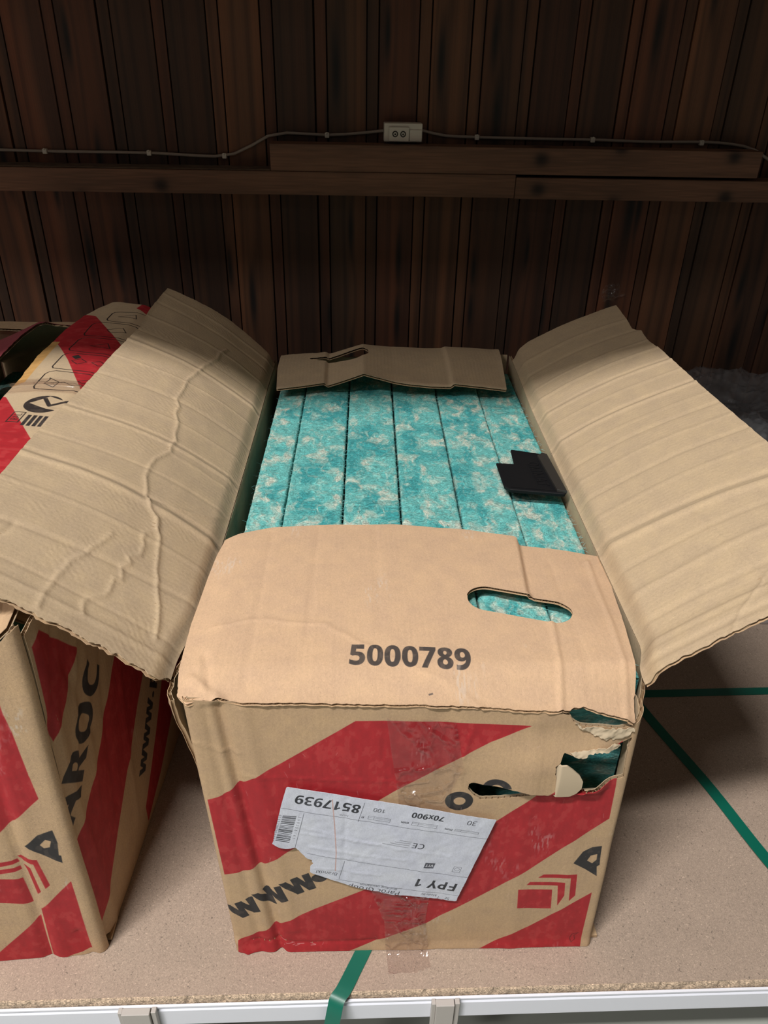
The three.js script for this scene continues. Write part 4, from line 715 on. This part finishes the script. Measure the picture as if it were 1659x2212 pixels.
const topY = (d, x) => poly1([[-0.54, 0.552], [-0.47, 0.556], [-0.42, 0.552], [-0.36, 0.530], [-0.30, 0.505], [-0.26, 0.488]], x) - 0.004 * smooth(-0.5, -0.54, x) + 0.004 * (fbm(d * 12, x * 12, 3) - 0.5) - 0.030 * smooth(1.50, 1.60, d) * 0;
board('top_flap', { u0: 0.59, u1: 1.58, v0: -0.56, v1: -0.262, cell: 0.005, flip: true, P: (d, x) => [x, topY(d, x), -d],
  f: (d, x) => Math.max(sdPoly([[0.60, -0.308], [0.60, -0.50], [0.80, -0.532], [1.05, -0.5175], [1.16, -0.5215], [1.26, -0.5325], [1.40, -0.531], [1.485, -0.522], [1.53, -0.5044], [1.566, -0.485], [1.555, -0.40], [1.555, -0.262], [1.2, -0.280]], d, x) + 0.003 * (fbm(d * 90, x * 90, 3) - 0.5)) }, M.tfPrint, M.kraftIn, left, 'top flap printed with pictograms, red stripes and a round tick emblem');
part('tape_strip', sheetMesh({ u0: 1.085, u1: 1.135, v0: -0.56, v1: -0.36, cell: 0.003, flip: true, P: (d, x) => [x, topY(d, x) + 0.0015 + 0.009 * Math.exp(-(((d - 1.100 - 0.10 * (x + 0.5) * 0.2) / 0.006) ** 2)) + 0.0015 * fbm(d * 200, x * 60, 2) - 0.02 * smooth(-0.53, -0.56, x), -d] }, 0, null), M.tape, left, 'glossy clear tape across the top flap');
board('back_flap', { u0: -0.74, u1: -0.30, v0: 0, v1: 0.14, cell: 0.006, flip: true, P: (x, v) => [x, 0.512 + 0.004 * Math.sin(Math.PI * v / 0.14) + 0.003 * fbm(x * 20, v * 20, 2), -1.565 + v], f: (x, v) => v - poly1([[-0.74, 0.05], [-0.6, 0.06], [-0.5, 0.05], [-0.3, 0.04]], x) + 0.01 * (fbm(x * 60, 2, 3) - 0.5) }, M.kraftOut, M.kraftIn, left, undefined, true);
board('front_flap', { u0: -0.77, u1: -0.325, v0: 0, v1: 0.22, cell: 0.008, P: (x, v) => [x, poly1([[-0.79, 0.452], [-0.45, 0.492], [-0.34, 0.517], [-0.319, 0.537]], x) + 0.012 * Math.sin(Math.PI * v / 0.22) + 0.02 * v, -0.562 + (-0.327 - x) * 0.057 - v - 0.006], f: (x, v) => v - 0.2 }, M.kraftOut, M.kraftIn, left, undefined, false);
// far side flap folded in flat, its free edge ragged
board('side_flap', { u0: 0.62, u1: 1.55, v0: 0, v1: 0.2, cell: 0.005, flip: true, P: (d, v) => [-0.72 + v, 0.497 + 0.43 * Math.min(v, 0.130) - 0.6 * Math.max(0, d - 1.44) + 0.004 * (fbm(d * 14, v * 14, 3) - 0.5), -d], f: (d, v) => v - poly1([[0.6, 0.09], [1.0, 0.11], [1.2, 0.130], [1.248, 0.132], [1.304, 0.126], [1.375, 0.124], [1.425, 0.131], [1.452, 0.152], [1.462, 0.188], [1.53, 0.195]], d) + 0.006 * (fbm(d * 70, 5, 3) - 0.5) }, std({ color: new THREE.Color().setRGB(0.34, 0.07, 0.09), roughness: 0.35 }), M.kraftIn, left, 'dull red printed flap under a skin of film');
woolSlab(-0.70, -0.53, 0.425, 14, 'turquoise wool showing in the gap of the left carton', -1.52, -0.66, 0.0065, () => 0, undefined, 600);
delete scene.children[scene.children.length - 1].userData.group;
console.log('left carton');

// ---------------------------------------------------------------- green straps on the shelf
function strap(label, pts, w, dir) { // flat band along points, given width direction in the ground plane
  const o = thing('packing_strap', label, 'strap', pts[0].slice()), c = new THREE.CatmullRomCurve3(pts.map((p) => new THREE.Vector3(...p)), false, 'centripetal'), n = 80, pos = [], idx = [], tex = [], th = 0.0009;
  for (let i = 0; i <= n; i++) {
    const p = c.getPoint(i / n), t = c.getTangent(i / n), flat = new THREE.Vector3(t.x, 0, t.z); if (dir) flat.set(dir[0], 0, dir[1]); flat.normalize();
    const s = new THREE.Vector3(-flat.z, 0, flat.x).multiplyScalar(w / 2), nn = new THREE.Vector3().crossVectors(s, t).normalize(); if (nn.y < -0.01) nn.negate(); nn.multiplyScalar(th);
    for (const [a, b] of [[-1, 0], [1, 0], [1, 1], [-1, 1]]) { pos.push(p.x + s.x * a + nn.x * b, p.y + s.y * a + nn.y * b, p.z + s.z * a + nn.z * b); tex.push(i / n, a); }
  }
  for (let i = 0; i < n; i++) for (let k = 0; k < 4; k++) { const a = i * 4 + k, b = i * 4 + (k + 1) % 4; idx.push(a, b, b + 4, a, b + 4, a + 4); }
  const g = new THREE.BufferGeometry(); g.setAttribute('position', new THREE.Float32BufferAttribute(pos, 3)); g.setAttribute('uv', new THREE.Float32BufferAttribute(tex, 2)); g.setIndex(idx); const g2 = g.toNonIndexed(); g2.computeVertexNormals();
  part('band', g2, M.strap, o); return o;
}
strap('green plastic strap hanging over the front edge of the shelf', [[0.024, 0.0005, -0.575], [0.012, 0.0005, -0.551], [0.000, 0.0005, -0.528], [-0.0125, 0.0012, -0.5045], [-0.0200, -0.001, -0.4950], [-0.0235, -0.012, -0.4870], [-0.0290, -0.05, -0.4790], [-0.0330, -0.10, -0.4750]], 0.0195, [-0.42, 0.91]);
strap('green plastic strap slanting across the shelf at the right', [[0.498, 0.0006, -1.05], [0.5225, 0.0006, -0.955], [0.57, 0.0020, -0.80], [0.603, 0.0040, -0.665], [0.64, 0.004, -0.56], [0.66, 0.002, -0.502]], 0.0185);
strap('green plastic strap lying straight across the shelf behind the slanting one', [[0.36, 0.0006, -1.005], [0.56, 0.0006, -1.007], [0.77, 0.0006, -1.010], [1.3, 0.0006, -1.014]], 0.0175);

// ---------------------------------------------------------------- outlet and cables on the wall
{
  const o = thing('wall_outlet', 'old whitish double outlet box on the boarded wall above the rail', 'outlet', [0.105, 0.847, -1.73]);
  part('housing', box(0.066, 0.144, 0.845, 0.8795, ZW + 0.001, -1.716, 0.002), M.outlet, o);
  part('cover', box(0.076, 0.1165, 0.8465, 0.8725, -1.7165, -1.711, 0.001), M.outlet, o);
  part('junction_lid', box(0.1180, 0.143, 0.8465, 0.868, -1.7165, -1.7135, 0.001), M.outlet, o);
  for (const x of [0.0885, 0.1045]) { const g = new THREE.TorusGeometry(0.0048, 0.0011, 8, 24); g.translate(x, 0.8600, -1.7108); part('socket_ring', g, M.hole, o); const h = new THREE.CylinderGeometry(0.0018, 0.0018, 0.002, 12); h.rotateX(Math.PI / 2); h.translate(x, 0.8595, -1.7108); part('socket_hole', h, M.hole, o); }
  const cabl = (label, pts, clips) => {
    const c = thing('wall_cable', label, 'cable', pts[0]);
    part('sheath', tube(pts, 0.003, 90, 8), M.cable, c);
    for (const [x, y] of clips) { const m = part('clip', mergeGeometries([box(x - 0.0045, x + 0.0045, y - 0.005, y + 0.005, ZW + 0.0005, ZW + 0.010, 0.0015), (() => { const g = new THREE.SphereGeometry(0.0022, 8, 6); g.translate(x, y + 0.004, ZW + 0.010); return g.toNonIndexed(); })()]), M.outlet, c); }
  };
  const zc = ZW + 0.0042;
  cabl('thin grey cable running left from the outlet along the rail', [[-3.5, 0.816, zc], [-1.5, 0.815, zc], [-0.719, 0.815, zc], [-0.628, 0.814, zc], [-0.417, 0.814, zc], [-0.263, 0.811, zc + 0.002], [-0.229, 0.820, zc], [-0.172, 0.849, zc], [-0.151, 0.855, zc], [-0.05, 0.853, zc], [0.001, 0.856, zc], [0.066, 0.863, zc]], [[-0.628, 0.814], [-0.417, 0.814], [-0.263, 0.811], [-0.05, 0.853]]);
  cabl('thin grey cable running right from the outlet above the top board', [[0.144, 0.865, zc], [0.192, 0.856, zc], [0.26, 0.854, zc], [0.425, 0.853, zc], [0.503, 0.853, zc], [0.621, 0.851, zc], [0.78, 0.851, zc], [0.847, 0.841, zc + 0.003], [0.887, 0.821, zc + 0.006], [0.95, 0.797, zc + 0.01], [2.5, 0.797, zc + 0.01]], [[0.26, 0.854], [0.503, 0.853], [0.735, 0.851]]);
}

// ---------------------------------------------------------------- film-wrapped bundle behind the right flap, scrap of film on the flap tip
{
  const o = thing('wrapped_bundle', 'dark bundle wrapped in crumpled clear film behind the right flap', 'bundle', [1.0, 0, -1.45]);
  part('dark_core', box(0.77, 1.24, 0.001, 0.31, -1.66, -1.25, 0.03), std({ color: new THREE.Color().setRGB(0.035, 0.033, 0.035), roughness: 0.6 }), o);
  const g = new THREE.BoxGeometry(1, 1, 1, 130, 70, 120), p = g.attributes.position;
  for (let i = 0; i < p.count; i++) {
    let x = p.getX(i), y = p.getY(i), z = p.getZ(i); const n = new THREE.Vector3(Math.sign(x) * Math.pow(Math.abs(x * 2), 8), Math.sign(y) * Math.pow(Math.abs(y * 2), 8), Math.sign(z) * Math.pow(Math.abs(z * 2), 8)).normalize();
    x = 1.0 + x * 0.53; z = -1.455 + z * 0.47; y = 0.167 + y * 0.325;
    const k = 0.028 * Math.pow(1 - Math.abs(2 * fbm(x * 9 + z * 7, y * 9 - z * 5, 3) - 1), 2) + 0.010 * Math.pow(1 - Math.abs(2 * fbm(x * 30 + z * 21, y * 24 + z * 34, 3) - 1), 5) - 0.012, lift = y > 0.29 ? 0.07 * smooth(0.29, 0.33, y) * fbm(x * 8, z * 8, 2) : 0;
    p.setXYZ(i, x + n.x * k, Math.max(0.0008, y + n.y * k + lift), z + n.z * k);
  }
  g.computeVertexNormals(); part('clear_film', g, M.film, o);
  const s = thing('film_scrap', 'crumpled scrap of clear tape on the tip of the right flap', 'tape', [0.515, 0.585, -1.50]);
  part('crumpled_film', sheetMesh({ u0: 0, u1: 0.055, v0: 0, v1: 0.042, cell: 0.0015, P: (u, v) => [0.487 + u + 0.006 * fbm(u * 90, v * 90 + 5, 2), 0.581 + v * 0.85 + 0.45 * (u - 0.028) * 0.2 + 0.004 * fbm(u * 120 + 3, v * 100, 2), -1.505 + 0.018 * (fbm(u * 80, v * 80, 3) - 0.5)], f: (u, v) => Math.hypot((u - 0.027) / 0.026, (v - 0.018) / 0.020) - 1 + 0.7 * (fbm(u * 110, v * 110, 2) - 0.5) }, 0, null), M.tape, s);
}
console.log('done');
renderer.render(scene, camera);
